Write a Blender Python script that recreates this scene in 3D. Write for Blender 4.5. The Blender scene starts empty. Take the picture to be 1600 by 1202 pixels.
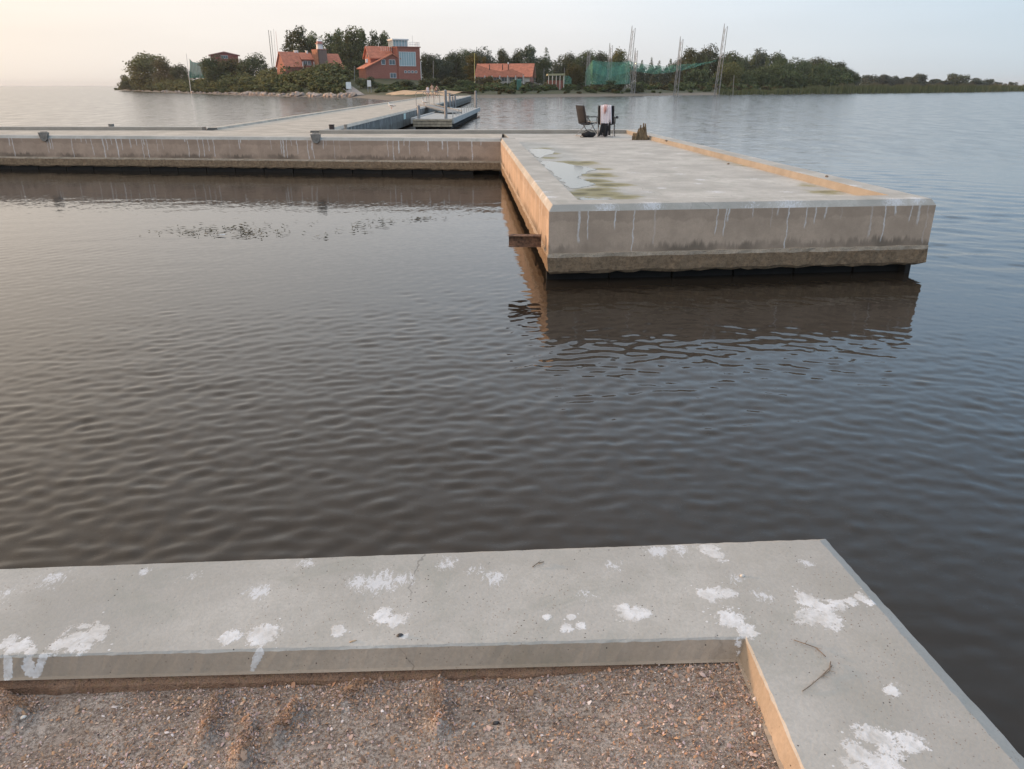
import bpy, bmesh, math, random
import numpy as np
from mathutils import Vector, Matrix
R = math.radians
random.seed(7); rng = np.random.default_rng(11)
S = bpy.context.scene
COL = S.collection

# ------------------------------------------------------------------ camera
EYE = 2.57; F = 1180.0; PITCH = math.atan((601 - 133.7) / F)
cd = bpy.data.cameras.new('camera'); cam = bpy.data.objects.new('camera', cd); COL.objects.link(cam)
cam.location = (0, 0, EYE); cam.rotation_euler = (R(90) - PITCH, 0, 0)
cd.sensor_width = 36; cd.lens = F / 1600 * 36; cd.clip_start = .05; cd.clip_end = 30000
S.camera = cam

# ------------------------------------------------------------------ sky and sun
SUN_AZ = Vector((-0.975, 0.22, 0)).normalized(); SUN_EL = R(5.5)
w = bpy.data.worlds.new('World'); S.world = w; w.use_nodes = True
nt = w.node_tree; N = nt.nodes; L = nt.links; N.clear()
def nd(t, **k):
    n = N.new(t)
    for a, b in k.items(): setattr(n, a, b)
    return n
sky = nd('ShaderNodeTexSky', sky_type='NISHITA'); sky.sun_disc = False
sky.sun_elevation = SUN_EL; sky.sun_rotation = math.atan2(SUN_AZ.x, SUN_AZ.y)
sky.air_density = 1.0; sky.dust_density = 2.5; sky.ozone_density = 1.5
geo = nd('ShaderNodeTexCoord')
sep = nd('ShaderNodeSeparateXYZ'); L.new(geo.outputs['Generated'], sep.inputs[0])
flat = nd('ShaderNodeVectorMath', operation='MULTIPLY'); flat.inputs[1].default_value = (1, 1, 0); L.new(geo.outputs['Generated'], flat.inputs[0])
nrm = nd('ShaderNodeVectorMath', operation='NORMALIZE'); L.new(flat.outputs[0], nrm.inputs[0])
dot = nd('ShaderNodeVectorMath', operation='DOT_PRODUCT'); dot.inputs[1].default_value = SUN_AZ; L.new(nrm.outputs[0], dot.inputs[0])
mr = nd('ShaderNodeMapRange'); mr.inputs[1].default_value = -1; mr.inputs[2].default_value = 1; L.new(dot.outputs['Value'], mr.inputs[0])
ramp = nd('ShaderNodeValToRGB'); e = ramp.color_ramp.elements
e[0].position = .12; e[0].color = (.40, .51, .61, 1)
e[1].position = .98; e[1].color = (1, .84, .67, 1)
for p, c in ((.33, (.545, .615, .665, 1)), (.58, (.77, .75, .735, 1)), (.80, (.83, .765, .70, 1))):
    q = e.new(p); q.color = c
L.new(mr.outputs[0], ramp.inputs[0])
# thin veil thins out with height: bluer overhead
er = nd('ShaderNodeValToRGB'); e = er.color_ramp.elements
e[0].position = 0.0; e[0].color = (1, 1, 1, 1); e[1].position = .62; e[1].color = (1.26, 1.27, 1.33, 1)
q = e.new(.10); q.color = (1.06, 1.14, 1.22, 1)
q = e.new(.28); q.color = (1.17, 1.46, 1.78, 1)
L.new(sep.outputs['Z'], er.inputs[0])
mul = nd('ShaderNodeMixRGB', blend_type='MULTIPLY')
mw = nd('ShaderNodeMapRange'); mw.inputs[1].default_value = .48; mw.inputs[2].default_value = .86; mw.inputs[3].default_value = 1; mw.inputs[4].default_value = 0; L.new(mr.outputs[0], mw.inputs[0]); mul.inputs[0].default_value = 1
el = nd('ShaderNodeValToRGB'); e = el.color_ramp.elements       # brighter hazy glow above the sea on the sun's side
e[0].position = 0; e[0].color = (1, 1, 1, 1); e[1].position = .65; e[1].color = (1.28, 1.28, 1.32, 1)
for p, c in ((.10, (1.16, 1.16, 1.17, 1)), (.28, (1.42, 1.42, 1.42, 1))): q = e.new(p); q.color = c
L.new(sep.outputs['Z'], el.inputs[0])
hm = nd('ShaderNodeMixRGB'); L.new(mw.outputs[0], hm.inputs[0]); L.new(el.outputs[0], hm.inputs[1]); L.new(er.outputs[0], hm.inputs[2])
L.new(ramp.outputs[0], mul.inputs[1]); L.new(hm.outputs[0], mul.inputs[2])
cn = nd('ShaderNodeTexNoise'); cn.inputs['Scale'].default_value = 2.2; cn.inputs['Detail'].default_value = 5
cmap = nd('ShaderNodeMapping'); cmap.inputs['Scale'].default_value = (1, 1, 7); L.new(geo.outputs['Generated'], cmap.inputs[0]); L.new(cmap.outputs[0], cn.inputs['Vector'])
cr = nd('ShaderNodeMapRange'); cr.inputs[1].default_value = .3; cr.inputs[2].default_value = .7; cr.inputs[3].default_value = 10.6; cr.inputs[4].default_value = 11.6
L.new(cn.outputs[0], cr.inputs[0])
veil = nd('ShaderNodeVectorMath', operation='SCALE'); L.new(mul.outputs[0], veil.inputs[0]); L.new(cr.outputs[0], veil.inputs['Scale'])
mx = nd('ShaderNodeMixRGB'); mx.inputs[0].default_value = .88
L.new(sky.outputs[0], mx.inputs[1]); L.new(veil.outputs[0], mx.inputs[2])
bg = nd('ShaderNodeBackground'); bg.inputs['Strength'].default_value = .1; L.new(mx.outputs[0], bg.inputs['Color'])
wo = nd('ShaderNodeOutputWorld'); L.new(bg.outputs[0], wo.inputs[0])
sd = bpy.data.lights.new('sun', 'SUN'); sd.energy = 2.8; sd.angle = R(3); sd.color = (1, .59, .32)
so = bpy.data.objects.new('sun', sd); COL.objects.link(so)
sv = Vector((SUN_AZ.x * math.cos(SUN_EL), SUN_AZ.y * math.cos(SUN_EL), math.sin(SUN_EL)))
so.rotation_euler = sv.to_track_quat('Z', 'Y').to_euler(); so.location = sv * 50
S.view_settings.view_transform = 'Standard'; S.view_settings.look = 'None'
S.view_settings.exposure = 0.12; S.view_settings.gamma = 1
S.view_settings.use_curve_mapping = False
S.render.engine = 'CYCLES'

# ------------------------------------------------------------------ helpers
def ray(px, py):
    x = (px - 800) / F; y = (601 - py) / F
    return x, math.cos(PITCH) + math.sin(PITCH) * y, -math.sin(PITCH) + math.cos(PITCH) * y
def at(px, py, z):                       # measured point of the photo -> place on the level z
    a, b, c = ray(px, py); t = (z - EYE) / c
    return Vector((a * t, b * t, z))
def atd(px, py, D):                      # ... -> place at ground distance D
    a, b, c = ray(px, py); t = D / b
    return Vector((a * t, D, EYE + c * t))
def tag(o, label=None, cat=None, group=None, kind=None):
    if label: o['label'] = label
    if cat: o['category'] = cat
    if group: o['group'] = group
    if kind: o['kind'] = kind
    return o
def empty(name, loc=(0, 0, 0), rz=0):
    o = bpy.data.objects.new(name, None); COL.objects.link(o); o.location = loc; o.rotation_euler = (0, 0, rz)
    o.empty_display_size = .3
    return o
def mesh_obj(name, me, parent=None):
    o = bpy.data.objects.new(name, me); COL.objects.link(o)
    if parent: o.parent = parent
    return o
def copy_tree(o, parent=None):
    c = o.copy(); COL.objects.link(c)
    if parent: c.parent = parent
    for ch in list(o.children): copy_tree(ch, c)
    return c
def npmesh(name, V, Fq, mats, smooth=False, col=None):
    """fast mesh from arrays; Fq (n,k) faces of equal size"""
    me = bpy.data.meshes.new(name); n, k = Fq.shape
    me.vertices.add(len(V)); me.vertices.foreach_set('co', np.ascontiguousarray(V, np.float32).ravel())
    me.loops.add(n * k); me.loops.foreach_set('vertex_index', np.ascontiguousarray(Fq, np.int32).ravel())
    me.polygons.add(n); me.polygons.foreach_set('loop_start', np.arange(0, n * k, k, dtype=np.int32))
    me.polygons.foreach_set('loop_total', np.full(n, k, np.int32))
    if smooth: me.polygons.foreach_set('use_smooth', np.ones(n, bool))
    if col is not None:
        ca = me.color_attributes.new('tint', 'FLOAT_COLOR', 'POINT')
        ca.data.foreach_set('color', np.ascontiguousarray(np.c_[col, np.ones(len(col))], np.float32).ravel())
    me.update(calc_edges=True); me.validate()
    for m in mats: me.materials.append(m)
    return me
class MB:
    def __init__(s): s.v = []; s.f = []; s.m = []; s.uv = {}; s.T = Matrix()
    def add(s, vs, fs, mi=0, uv=None):
        b = len(s.v); s.v += [tuple(s.T @ Vector(p)) for p in vs]
        for i, f in enumerate(fs):
            if uv: s.uv[len(s.f)] = uv[i]
            s.f.append(tuple(b + j for j in f)); s.m.append(mi)
    def box(s, c, d, rz=0, mi=0, M=None):
        x, y, z = d[0] / 2, d[1] / 2, d[2] / 2; M = M or Matrix.Rotation(rz, 4, 'Z')
        vs = [Vector(c) + M @ Vector((a, b, g)) for a in (-x, x) for b in (-y, y) for g in (-z, z)]
        s.add(vs, [(0, 1, 3, 2), (4, 6, 7, 5), (0, 4, 5, 1), (2, 3, 7, 6), (0, 2, 6, 4), (1, 5, 7, 3)], mi)
    def bar(s, p, q, wd, hg=None, mi=0):     # rectangular bar from p to q
        p = Vector(p); q = Vector(q); hg = hg or wd; d = q - p
        M = d.to_track_quat('Z', 'Y').to_matrix().to_4x4(); s.box((p + q) / 2, (wd, hg, d.length), M=M, mi=mi)
    def tube(s, p, q, r0, r1=None, n=8, mi=0, cap=True):
        p = Vector(p); q = Vector(q); r1 = r0 if r1 is None else r1
        M = (q - p).to_track_quat('Z', 'Y').to_matrix()
        vs = []
        for c, r in ((p, r0), (q, r1)):
            vs += [c + M @ Vector((r * math.cos(2 * math.pi * i / n), r * math.sin(2 * math.pi * i / n), 0)) for i in range(n)]
        fs = [(i, (i + 1) % n, n + (i + 1) % n, n + i) for i in range(n)]
        if cap: fs += [tuple(range(n))[::-1], tuple(range(n, 2 * n))]
        s.add(vs, fs, mi)
    def path(s, pts, r, n=7, mi=0):
        for a, b in zip(pts, pts[1:]): s.tube(a, b, r, n=n, mi=mi)
    def prism(s, poly, axis_a, axis_b, o, ext, mi=0):   # 2D poly in (axis_a,axis_b) at o, extruded by ext
        o = Vector(o); A = Vector(axis_a); B = Vector(axis_b); E = Vector(ext); n = len(poly)
        vs = [o + A * p[0] + B * p[1] for p in poly]; vs += [v + E for v in vs]
        s.add(vs, [tuple(range(n))[::-1], tuple(range(n, 2 * n))] + [(i, (i + 1) % n, n + (i + 1) % n, n + i) for i in range(n)], mi)
    def build(s, name, mats, parent=None, smooth=False, bevel=0):
        me = bpy.data.meshes.new(name); me.from_pydata(s.v, [], s.f)
        if not isinstance(mats, (list, tuple)): mats = [mats]
        for m in mats: me.materials.append(m)
        me.polygons.foreach_set('material_index', s.m)
        if s.uv:
            ul = me.uv_layers.new(name='UVMap')
            for fi, uvs in s.uv.items():
                p = me.polygons[fi]
                for k, li in enumerate(p.loop_indices): ul.data[li].uv = uvs[k]
        bm = bmesh.new(); bm.from_mesh(me); bmesh.ops.recalc_face_normals(bm, faces=bm.faces); bm.to_mesh(me); bm.free()
        if smooth: me.polygons.foreach_set('use_smooth', [True] * len(me.polygons))
        o = mesh_obj(name, me, parent)
        if bevel:
            b = o.modifiers.new('bevel', 'BEVEL'); b.width = bevel; b.segments = 2; b.limit_method = 'ANGLE'
        return o

# ------------------------------------------------------------------ materials
class MT:
    def __init__(s, name):
        s.m = bpy.data.materials.new(name); s.m.use_nodes = True; s.t = s.m.node_tree; s.N = s.t.nodes; s.L = s.t.links
        s.b = s.N['Principled BSDF']; s.tc = s.N.new('ShaderNodeTexCoord')
    def n(s, t, **k):
        x = s.N.new(t)
        for a, b in k.items(): setattr(x, a, b)
        return x
    def put(s, sock, v):
        if isinstance(v, bpy.types.NodeSocket): s.L.new(v, sock)
        else: sock.default_value = v
    def math(s, op, a, b=0.0, c=0.0, clamp=False):
        x = s.n('ShaderNodeMath', operation=op, use_clamp=clamp)
        for i, v in enumerate((a, b, c)): s.put(x.inputs[i], v)
        return x.outputs[0]
    def noise(s, scale, detail=4, rough=.6, vec=None, dist=0, sc=None, dims='3D'):
        x = s.n('ShaderNodeTexNoise', noise_dimensions=dims); x.inputs['Scale'].default_value = scale; x.inputs['Detail'].default_value = detail
        x.inputs['Roughness'].default_value = rough; x.inputs['Distortion'].default_value = dist
        v = vec or s.tc.outputs['Object']
        if sc:
            mp = s.n('ShaderNodeMapping'); mp.inputs['Scale'].default_value = sc[0:3]
            if len(sc) > 3: mp.inputs['Rotation'].default_value = (0, 0, sc[3])
            s.L.new(v, mp.inputs[0]); v = mp.outputs[0]
        s.L.new(v, x.inputs['Vector'])
        return x.outputs[0]
    def rmp(s, v, lo, hi, a=0.0, b=1.0, smooth=True):
        x = s.n('ShaderNodeMapRange'); x.interpolation_type = 'SMOOTHSTEP' if smooth else 'LINEAR'
        s.put(x.inputs[0], v)
        for i, q in enumerate((lo, hi, a, b)): s.put(x.inputs[i + 1], q)
        return x.outputs[0]
    def mix(s, f, a, b, mode='MIX'):
        x = s.n('ShaderNodeMixRGB', blend_type=mode)
        s.put(x.inputs[0], f)
        for i, v in ((1, a), (2, b)):
            if isinstance(v, tuple) and len(v) == 3: v = (*v, 1)
            s.put(x.inputs[i], v)
        return x.outputs[0]
    def col(s, v):
        if isinstance(v, tuple) and len(v) == 3: v = (*v, 1)
        s.put(s.b.inputs['Base Color'], v); return s
    def rough(s, v): s.put(s.b.inputs['Roughness'], v); return s
    def bump(s, h, strength=.5, dist=.01):
        x = s.n('ShaderNodeBump'); x.inputs['Strength'].default_value = strength; x.inputs['Distance'].default_value = dist
        s.L.new(h, x.inputs['Height']); s.L.new(x.outputs[0], s.b.inputs['Normal']); return s
    def field(s, spots):
        """max over stains of strength*(1-d/r), measured in object space"""
        out = None
        for (c, r, k) in spots:
            d = s.n('ShaderNodeVectorMath', operation='DISTANCE'); s.L.new(s.tc.outputs['Object'], d.inputs[0]); d.inputs[1].default_value = c
            v = s.math('MULTIPLY_ADD', d.outputs['Value'], -k / r, k)
            out = v if out is None else s.math('MAXIMUM', out, v)
        return out
def plain(name, c, rough=.7, var=.18, scale=6, metal=0, bump=0):
    m = MT(name); n = m.noise(scale, 5)
    dk = tuple(x * (1 - var) for x in c); lt = tuple(min(1, x * (1 + var)) for x in c)
    m.col(m.mix(m.rmp(n, .3, .7), dk, lt)).rough(rough); m.b.inputs['Metallic'].default_value = metal
    if bump: m.bump(n, .6, bump)
    return m.m

def concrete(name, base, spots=None, speckle=1.0, faint=None, fine=90):
    m = MT(name)
    big = m.noise(1.1, 4, .6); mid = m.noise(7, 5, .65); fin = m.noise(fine, 3, .7)
    c = m.mix(m.rmp(big, .3, .72), tuple(x * .76 for x in base), tuple(x * 1.12 for x in base))
    blot = m.noise(2.6, 6, .7, dist=.6); c = m.mix(m.rmp(blot, .48, .70, 0, .6), c, (base[0] * .62, base[1] * .66, base[2] * .63))
    c = m.mix(m.rmp(mid, .35, .75, 0, .45), c, (base[0] * .72, base[1] * .71, base[2] * .67))
    c = m.mix(m.rmp(fin, .28, .72, .0, .34), c, tuple(x * .62 for x in base))
    # hairline cracks
    wv_ = m.n('ShaderNodeVectorMath', operation='ADD'); m.L.new(m.tc.outputs['Object'], wv_.inputs[0]); nv = m.n('ShaderNodeTexNoise'); nv.inputs['Scale'].default_value = 3.5; nv.inputs['Detail'].default_value = 5; m.L.new(m.tc.outputs['Object'], nv.inputs['Vector'])
    sc_ = m.n('ShaderNodeVectorMath', operation='SCALE'); sc_.inputs['Scale'].default_value = .35; m.L.new(nv.outputs['Color'], sc_.inputs[0]); m.L.new(sc_.outputs[0], wv_.inputs[1])
    ve = m.n('ShaderNodeTexVoronoi', feature='DISTANCE_TO_EDGE'); ve.inputs['Scale'].default_value = 1.25; m.L.new(wv_.outputs[0], ve.inputs['Vector'])
    ck = m.math('MULTIPLY', m.rmp(ve.outputs['Distance'], .002, .006, 1, 0), m.rmp(m.noise(1.3, 3, .6), .50, .60))
    c = m.mix(m.math('MULTIPLY', ck, .6), c, tuple(x * .35 for x in base))
    # dark grit specks
    vo = m.n('ShaderNodeTexVoronoi'); vo.inputs['Scale'].default_value = 62; m.L.new(m.tc.outputs['Object'], vo.inputs['Vector'])
    sp = m.rmp(vo.outputs['Distance'], .10, .16, 1, 0)
    pick = m.rmp(m.noise(5, 3, .7), .52, .6)
    wn = m.n('ShaderNodeTexWhiteNoise'); m.L.new(vo.outputs['Position'], wn.inputs[0])
    sp = m.math('MULTIPLY', m.math('MULTIPLY', sp, m.math('GREATER_THAN', wn.outputs[0], .62)), m.math('MULTIPLY', m.math('MULTIPLY_ADD', pick, .7, .3), speckle), clamp=True)
    c = m.mix(sp, c, (.07, .055, .045))
    v2 = m.n('ShaderNodeTexVoronoi'); v2.inputs['Scale'].default_value = 105; m.L.new(m.tc.outputs['Object'], v2.inputs['Vector']); w2 = m.n('ShaderNodeTexWhiteNoise'); m.L.new(v2.outputs['Position'], w2.inputs[0])
    s2 = m.math('MULTIPLY', m.math('MULTIPLY', m.rmp(v2.outputs['Distance'], .16, .26, 1, 0), m.math('GREATER_THAN', w2.outputs[0], .74)), m.math('MULTIPLY', m.rmp(m.noise(1.7, 4, .7), .42, .62), speckle * .8), clamp=True)
    c = m.mix(s2, c, (.20, .135, .10))
    h = m.math('MULTIPLY_ADD', fin, .5, m.math('MULTIPLY_ADD', sp, -.6, m.math('MULTIPLY', mid, .6)))
    if spots:
        nz = m.noise(16, 4, .6, dist=.8); nz2 = m.noise(190, 3, .7); nz4 = m.noise(55, 5, .7); raw = m.field(spots)
        fld = m.math('ADD', raw, m.math('MULTIPLY_ADD', nz, 2.2, -1.15))
        fld = m.math('ADD', fld, m.math('ADD', m.math('MULTIPLY_ADD', nz4, 1.5, -.75), m.math('MULTIPLY_ADD', nz2, 1.0, -.5)))
        mask = m.math('MULTIPLY', m.rmp(fld, .12, .34), m.rmp(m.noise(22, 4, .7, dist=.5), .3, .6, .42, .93))
        grit = m.math('MULTIPLY', m.rmp(nz4, .56, .66), m.rmp(nz2, .48, .58)); mask = m.math('MULTIPLY', mask, m.math('SUBTRACT', 1.0, m.math('MULTIPLY', grit, .85)))
        v3 = m.n('ShaderNodeTexVoronoi'); v3.inputs['Scale'].default_value = 48; m.L.new(m.tc.outputs['Object'], v3.inputs['Vector']); w3 = m.n('ShaderNodeTexWhiteNoise'); m.L.new(v3.outputs['Position'], w3.inputs[0])
        spl = m.math('MULTIPLY', m.math('LESS_THAN', v3.outputs['Distance'], m.math('MULTIPLY', w3.outputs[0], .20)), m.math('GREATER_THAN', m.math('ADD', raw, m.math('MULTIPLY', w3.outputs[0], 1.5)), .75))
        mask = m.math('MAXIMUM', mask, m.math('MULTIPLY', spl, .75))
        c = m.mix(mask, c, m.mix(m.rmp(m.noise(9, 4, .7), .35, .7), (.82, .82, .84), (.64, .62, .60)))
        h = m.math('MULTIPLY_ADD', mask, .35, h)
    if faint:
        nz3 = m.noise(30, 6, .8, dist=1.0, sc=(1.6, .8, 1, .5)); f2 = m.math('ADD', m.field(faint), m.math('MULTIPLY_ADD', nz3, 3.4, -1.9)); f2 = m.math('ADD', f2, m.math('MULTIPLY_ADD', m.noise(170, 3, .7), 1.2, -.6))
        c = m.mix(m.math('MULTIPLY', m.rmp(f2, .2, .55), .62), c, (.76, .77, .81))
    m.col(c).rough(.88); m.b.inputs['Specular IOR Level'].default_value = .25
    m.bump(h, .55, .004)
    return m

# stained concrete of the sea walls (UV: metres along the wall, height)
def wall_mat(name, base, drips=.50, moss=True, dens=.13):
    m = MT(name); uv = m.n('ShaderNodeUVMap'); s = m.n('ShaderNodeSeparateXYZ'); m.L.new(uv.outputs[0], s.inputs[0]); U, Vv = s.outputs[0], s.outputs[1]
    big = m.noise(1.6, 5, .62); mid = m.noise(9, 6, .7); fin = m.noise(70, 3, .7)
    c = m.mix(m.rmp(big, .3, .7), tuple(x * .84 for x in base), tuple(x * 1.12 for x in base))
    c = m.mix(m.rmp(mid, .4, .75, 0, .4), c, tuple(x * .7 for x in base))
    c = m.mix(m.rmp(fin, .3, .7, 0, .25), c, tuple(x * .6 for x in base))
    # run-off: vertical darker veils
    ver = m.noise(4.5, 4, .7, vec=uv.outputs[0], sc=(1, .10, 1)); c = m.mix(m.rmp(ver, .5, .75, 0, .30), c, tuple(x * .62 for x in base))
    # damp band under the cap with an uneven lower edge
    top = m.math('SUBTRACT', m.math('MULTIPLY_ADD', m.noise(2.2, 5, .65, vec=uv.outputs[0], sc=(1, .0, 1)), .42, .62), Vv)
    c = m.mix(m.rmp(top, -.03, .0, .30, 0), c, tuple(x * .52 for x in base))
    if moss:     # dark growth creeping up from the ledge
        mh = m.math('SUBTRACT', m.math('MULTIPLY_ADD', m.noise(7, 5, .75, vec=uv.outputs[0], sc=(1, .12, 1)), .46, .28), Vv)
        c = m.mix(m.math('MULTIPLY', m.rmp(mh, -.05, .04, 0, .66), m.rmp(m.noise(.7, 3, .6, vec=uv.outputs[0], sc=(1, 0, 1)), .38, .6, .15, 1)), c, (.085, .072, .055))
    # white droppings that ran down from the cap
    for k, (pd, th, wid) in enumerate(((dens, drips, .085), (dens * 2.7, drips - .1, .05))):
        wob = m.math('MULTIPLY_ADD', m.noise(3.5, 3, .6, vec=uv.outputs[0]), .11, U)
        q = m.math('DIVIDE', m.math('ADD', wob, k * 7.3), pd); cell = m.math('FLOOR', q); fr = m.math('ABSOLUTE', m.math('SUBTRACT', m.math('FRACT', q), .5))
        w1 = m.n('ShaderNodeTexWhiteNoise', noise_dimensions='1D'); m.L.new(cell, w1.inputs['W'])
        w2 = m.n('ShaderNodeTexWhiteNoise', noise_dimensions='1D'); m.L.new(m.math('ADD', cell, 91.7), w2.inputs['W'])
        line = m.rmp(fr, wid * .5, wid)
        line = m.math('SUBTRACT', 1.0, line)
        grp = m.rmp(m.noise(.9, 2, .5, vec=uv.outputs[0], sc=(1, 0, 1)), .40, .50)
        on = m.math('MULTIPLY', m.math('GREATER_THAN', w1.outputs[0], th), grp)
        ln = m.math('MULTIPLY_ADD', w2.outputs[0], -.62, .95)
        vis = m.rmp(m.math('SUBTRACT', Vv, ln), -.02, .05)
        mk = m.math('MULTIPLY', m.math('MULTIPLY', line, on), m.math('MULTIPLY', vis, m.rmp(m.noise(20, 4, .7), .3, .6, .45, 1)))
        c = m.mix(m.math('MULTIPLY', mk, .7), c, (.80, .79, .79))
    m.col(c).rough(.9); m.b.inputs['Specular IOR Level'].default_value = .2
    m.bump(m.math('ADD', mid, m.math('MULTIPLY', fin, .4)), .5, .01)
    return m.m
def crust_mat(name, a, b):
    m = MT(name); n1 = m.noise(14, 6, .75); n2 = m.noise(60, 4, .75)
    c = m.mix(m.rmp(n1, .35, .68), a, b); c = m.mix(m.rmp(n2, .5, .68, 0, .7), c, (.34, .22, .11)); c = m.mix(m.rmp(n2, .28, .45, .75, 0), c, (.04, .03, .022))
    m.col(c).rough(.95); m.bump(m.math('ADD', n1, n2), 1.0, .03); return m.m

# ------------------------------------------------------------------ levels and plan of the piers
ZT = 1.07; ZD = .95                      # top of kerbs, deck
cA = Vector((-.35, 24.0)); cB = Vector((.50, 10.33)); cC = Vector((6.04, 10.94)); cDD = Vector((4.56, 29.25)); cE = Vector((-6.95, 29.1))
wl = Vector((-48.0, 28.9))               # left end of the cross pier, near wall
fl0 = Vector((-12.0, 31.3)); fl1 = Vector((-48.0, 31.9))
nR = at(1300, 840, ZT).xy; nL = at(0, 888, ZT).xy; nS = at(1600, 1165, ZT).xy
dN = (nL - nR).normalized(); nL2 = nR + dN * 9; dS = (nS - nR).normalized(); nS2 = nR + dS * 7

# stains on the near kerb (bird droppings, each with a place and size of its own)
def sp(px, py, r, k=1.0, z=ZT): return (tuple(at(px, py, z)), r, k)
near_spots = [sp(128, 998, .075), sp(98, 1008, .055), sp(150, 992, .05), sp(30, 1012, .045), sp(12, 1003, .035), sp(48, 1018, .03), sp(360, 996, .04, .95), sp(412, 990, .055), sp(402, 1002, .05), sp(530, 985, .028, .9),
    sp(600, 962, .04), sp(622, 967, .045), sp(854, 965, .018, 1.3), sp(893, 964, .018, 1.3), sp(884, 981, .028, 1.2), sp(908, 978, .022, 1.2), sp(972, 950, .03), sp(985, 965, .045), sp(1000, 958, .04),
    sp(1110, 928, .05, 1.1), sp(1132, 926, .04, 1.1), sp(1148, 970, .055), sp(1165, 985, .045), sp(1140, 962, .05), sp(1105, 858, .05, .8), sp(1120, 868, .04, .8),
    sp(1262, 938, .05, 1.15), sp(1268, 962, .06, 1.2), sp(1292, 970, .05, 1.15), sp(1282, 948, .04, 1.1), sp(1310, 945, .035, 1.0), sp(1330, 940, .028), sp(1345, 932, .026), sp(1358, 940, .022),
    sp(1393, 1078, .032), sp(1360, 1150, .05), sp(1385, 1162, .06), sp(1420, 1160, .045), sp(1345, 1180, .05, .9), sp(1375, 1195, .06, 1.1), sp(1330, 1196, .04, .9), sp(633, 993, .016, .8)]
near_spots += [sp(400 + (3 - i) * 2, 1019 + 5 * i, .017 - .0012 * i, 1.9, ZT - .008 - .010 * i) for i in range(7)]
near_spots += [sp(12, 1032 + 6 * i, .016, 1.8, ZT - .010 - .011 * i) for i in range(5)]
near_spots += [sp(68 - 2 * i, 1027 + 6 * i, .015, 1.8, ZT - .008 - .011 * i) for i in range(6)]
near_spots += [sp(42 + 4 * (i % 2), 1033 + 6 * i, .019, 1.5, ZT - .012 - .012 * i) for i in range(4)]
near_spots += [sp(1152, 1000 + 7 * i, .02, .9, ZT - .02 * i) for i in range(3)]
near_faint = [sp(595, 910, .10), sp(560, 908, .06), sp(630, 905, .06), sp(775, 903, .06), sp(700, 882, .06, .8), sp(405, 925, .06), sp(225, 893, .035), sp(85, 905, .08, .7), sp(1025, 862, .06), sp(960, 885, .05, .7), sp(1060, 856, .06),
              sp(915, 930, .05, .7), sp(740, 893, .05, .6), sp(1190, 930, .05, .7), sp(480, 880, .05, .7), sp(300, 900, .05, .6), sp(1260, 880, .04, .7), sp(10, 930, .06, .6), sp(1150, 905, .05, .6)]

def deck_spots(lst, z=ZD): return [(tuple(at(x, y, z)), r, k) for x, y, r, k in lst]
M_near = concrete('near_kerb_concrete', (.51, .488, .455), near_spots, 1.0, near_faint).m
M_cap = concrete('kerb_concrete', (.54, .515, .475), None, .5, deck_spots([(850, 300, .2, .8), (858, 308, .2, .9), (838, 283, .2, .8), (1020, 318, .25, 1), (1180, 318, .3, .9), (1240, 316, .4, .9), (1300, 318, .3, .9), (950, 320, .3, .8), (1400, 312, .3, .9), (1430, 310, .2, 1), (1300, 293, .3, .9), (1330, 290, .25, 1), (1180, 260, .3, .9), (1240, 270, .3, .9)], ZT), fine=50).m
# deck of the far pier with algae round its puddles
def deck_material():
    al = [(868, 254, .35, .9), (855, 247, .3, .8), (890, 254, .4, 1), (915, 254, .35, .9), (940, 264, .3, .8), (935, 274, .45, 1.1), (925, 283, .4, 1), (950, 289, .4, 1), (965, 289, .3, .8), (930, 297, .4, 1.05), (905, 303, .35, 1), (945, 304, .4, .95), (975, 308, .35, .8), (920, 311, .3, .9), (860, 240, .35, .7), (850, 232, .3, .6), (905, 256, .5, .8), (880, 262, .3, .7), (1180, 258, .5, .55), (1150, 252, .4, .5), (1290, 300, .35, .7), (1260, 290, .3, .6), (1120, 243, .4, .5)]
    m = concrete('pier_deck_concrete', (.57, .545, .505), None, .4, deck_spots([(1055, 262, .12, .9), (1063, 272, .2, .8), (1033, 294, .15, 1), (1095, 281, .2, .9), (1090, 287, .15, .9), (990, 270, .3, .6), (1010, 240, .3, .6), (1120, 300, .25, .8), (940, 238, .3, .6), (1180, 280, .25, .7), (1060, 240, .2, .7), (1010, 300, .25, .6), (1230, 300, .2, .7), (985, 250, .2, .7)]), fine=50)
    src = m.b.inputs['Base Color'].links[0].from_socket
    nz = m.noise(2.4, 7, .72, sc=(.8, 1.3, 1)); f = m.math('ADD', m.field(deck_spots(al)), m.math('MULTIPLY_ADD', nz, 1.9, -.95))
    a = m.rmp(f, -.12, .5); dk = m.rmp(f, .50, .95)
    c = m.mix(m.math('MULTIPLY', a, .85), src, (.29, .25, .12)); c = m.mix(m.math('MULTIPLY', dk, .7), c, (.11, .10, .06))
    m.col(c); return m.m
M_deck = deck_material()
M_face = wall_mat('stained_wall_concrete', (.54, .415, .32))
M_face2 = wall_mat('stained_cross_wall_concrete', (.50, .37, .285), drips=.52, dens=.17)
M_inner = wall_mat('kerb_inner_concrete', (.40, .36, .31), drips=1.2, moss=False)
M_ledge = crust_mat('ledge_concrete', (.52, .42, .32), (.66, .55, .44))
M_crust = crust_mat('mussel_crust', (.22, .155, .10), (.44, .31, .20))
M_soil = crust_mat('rusty_dirt', (.36, .21, .135), (.46, .285, .19))
M_pile = plain('dark_piling', (.010, .009, .008), .9, .4, 4)
M_core = plain('pier_core', (.012, .011, .010), .95)
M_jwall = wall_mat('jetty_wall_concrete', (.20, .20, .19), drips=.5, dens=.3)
M_jtop = concrete('jetty_concrete', (.58, .525, .455), None, .3, fine=30).m

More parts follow.
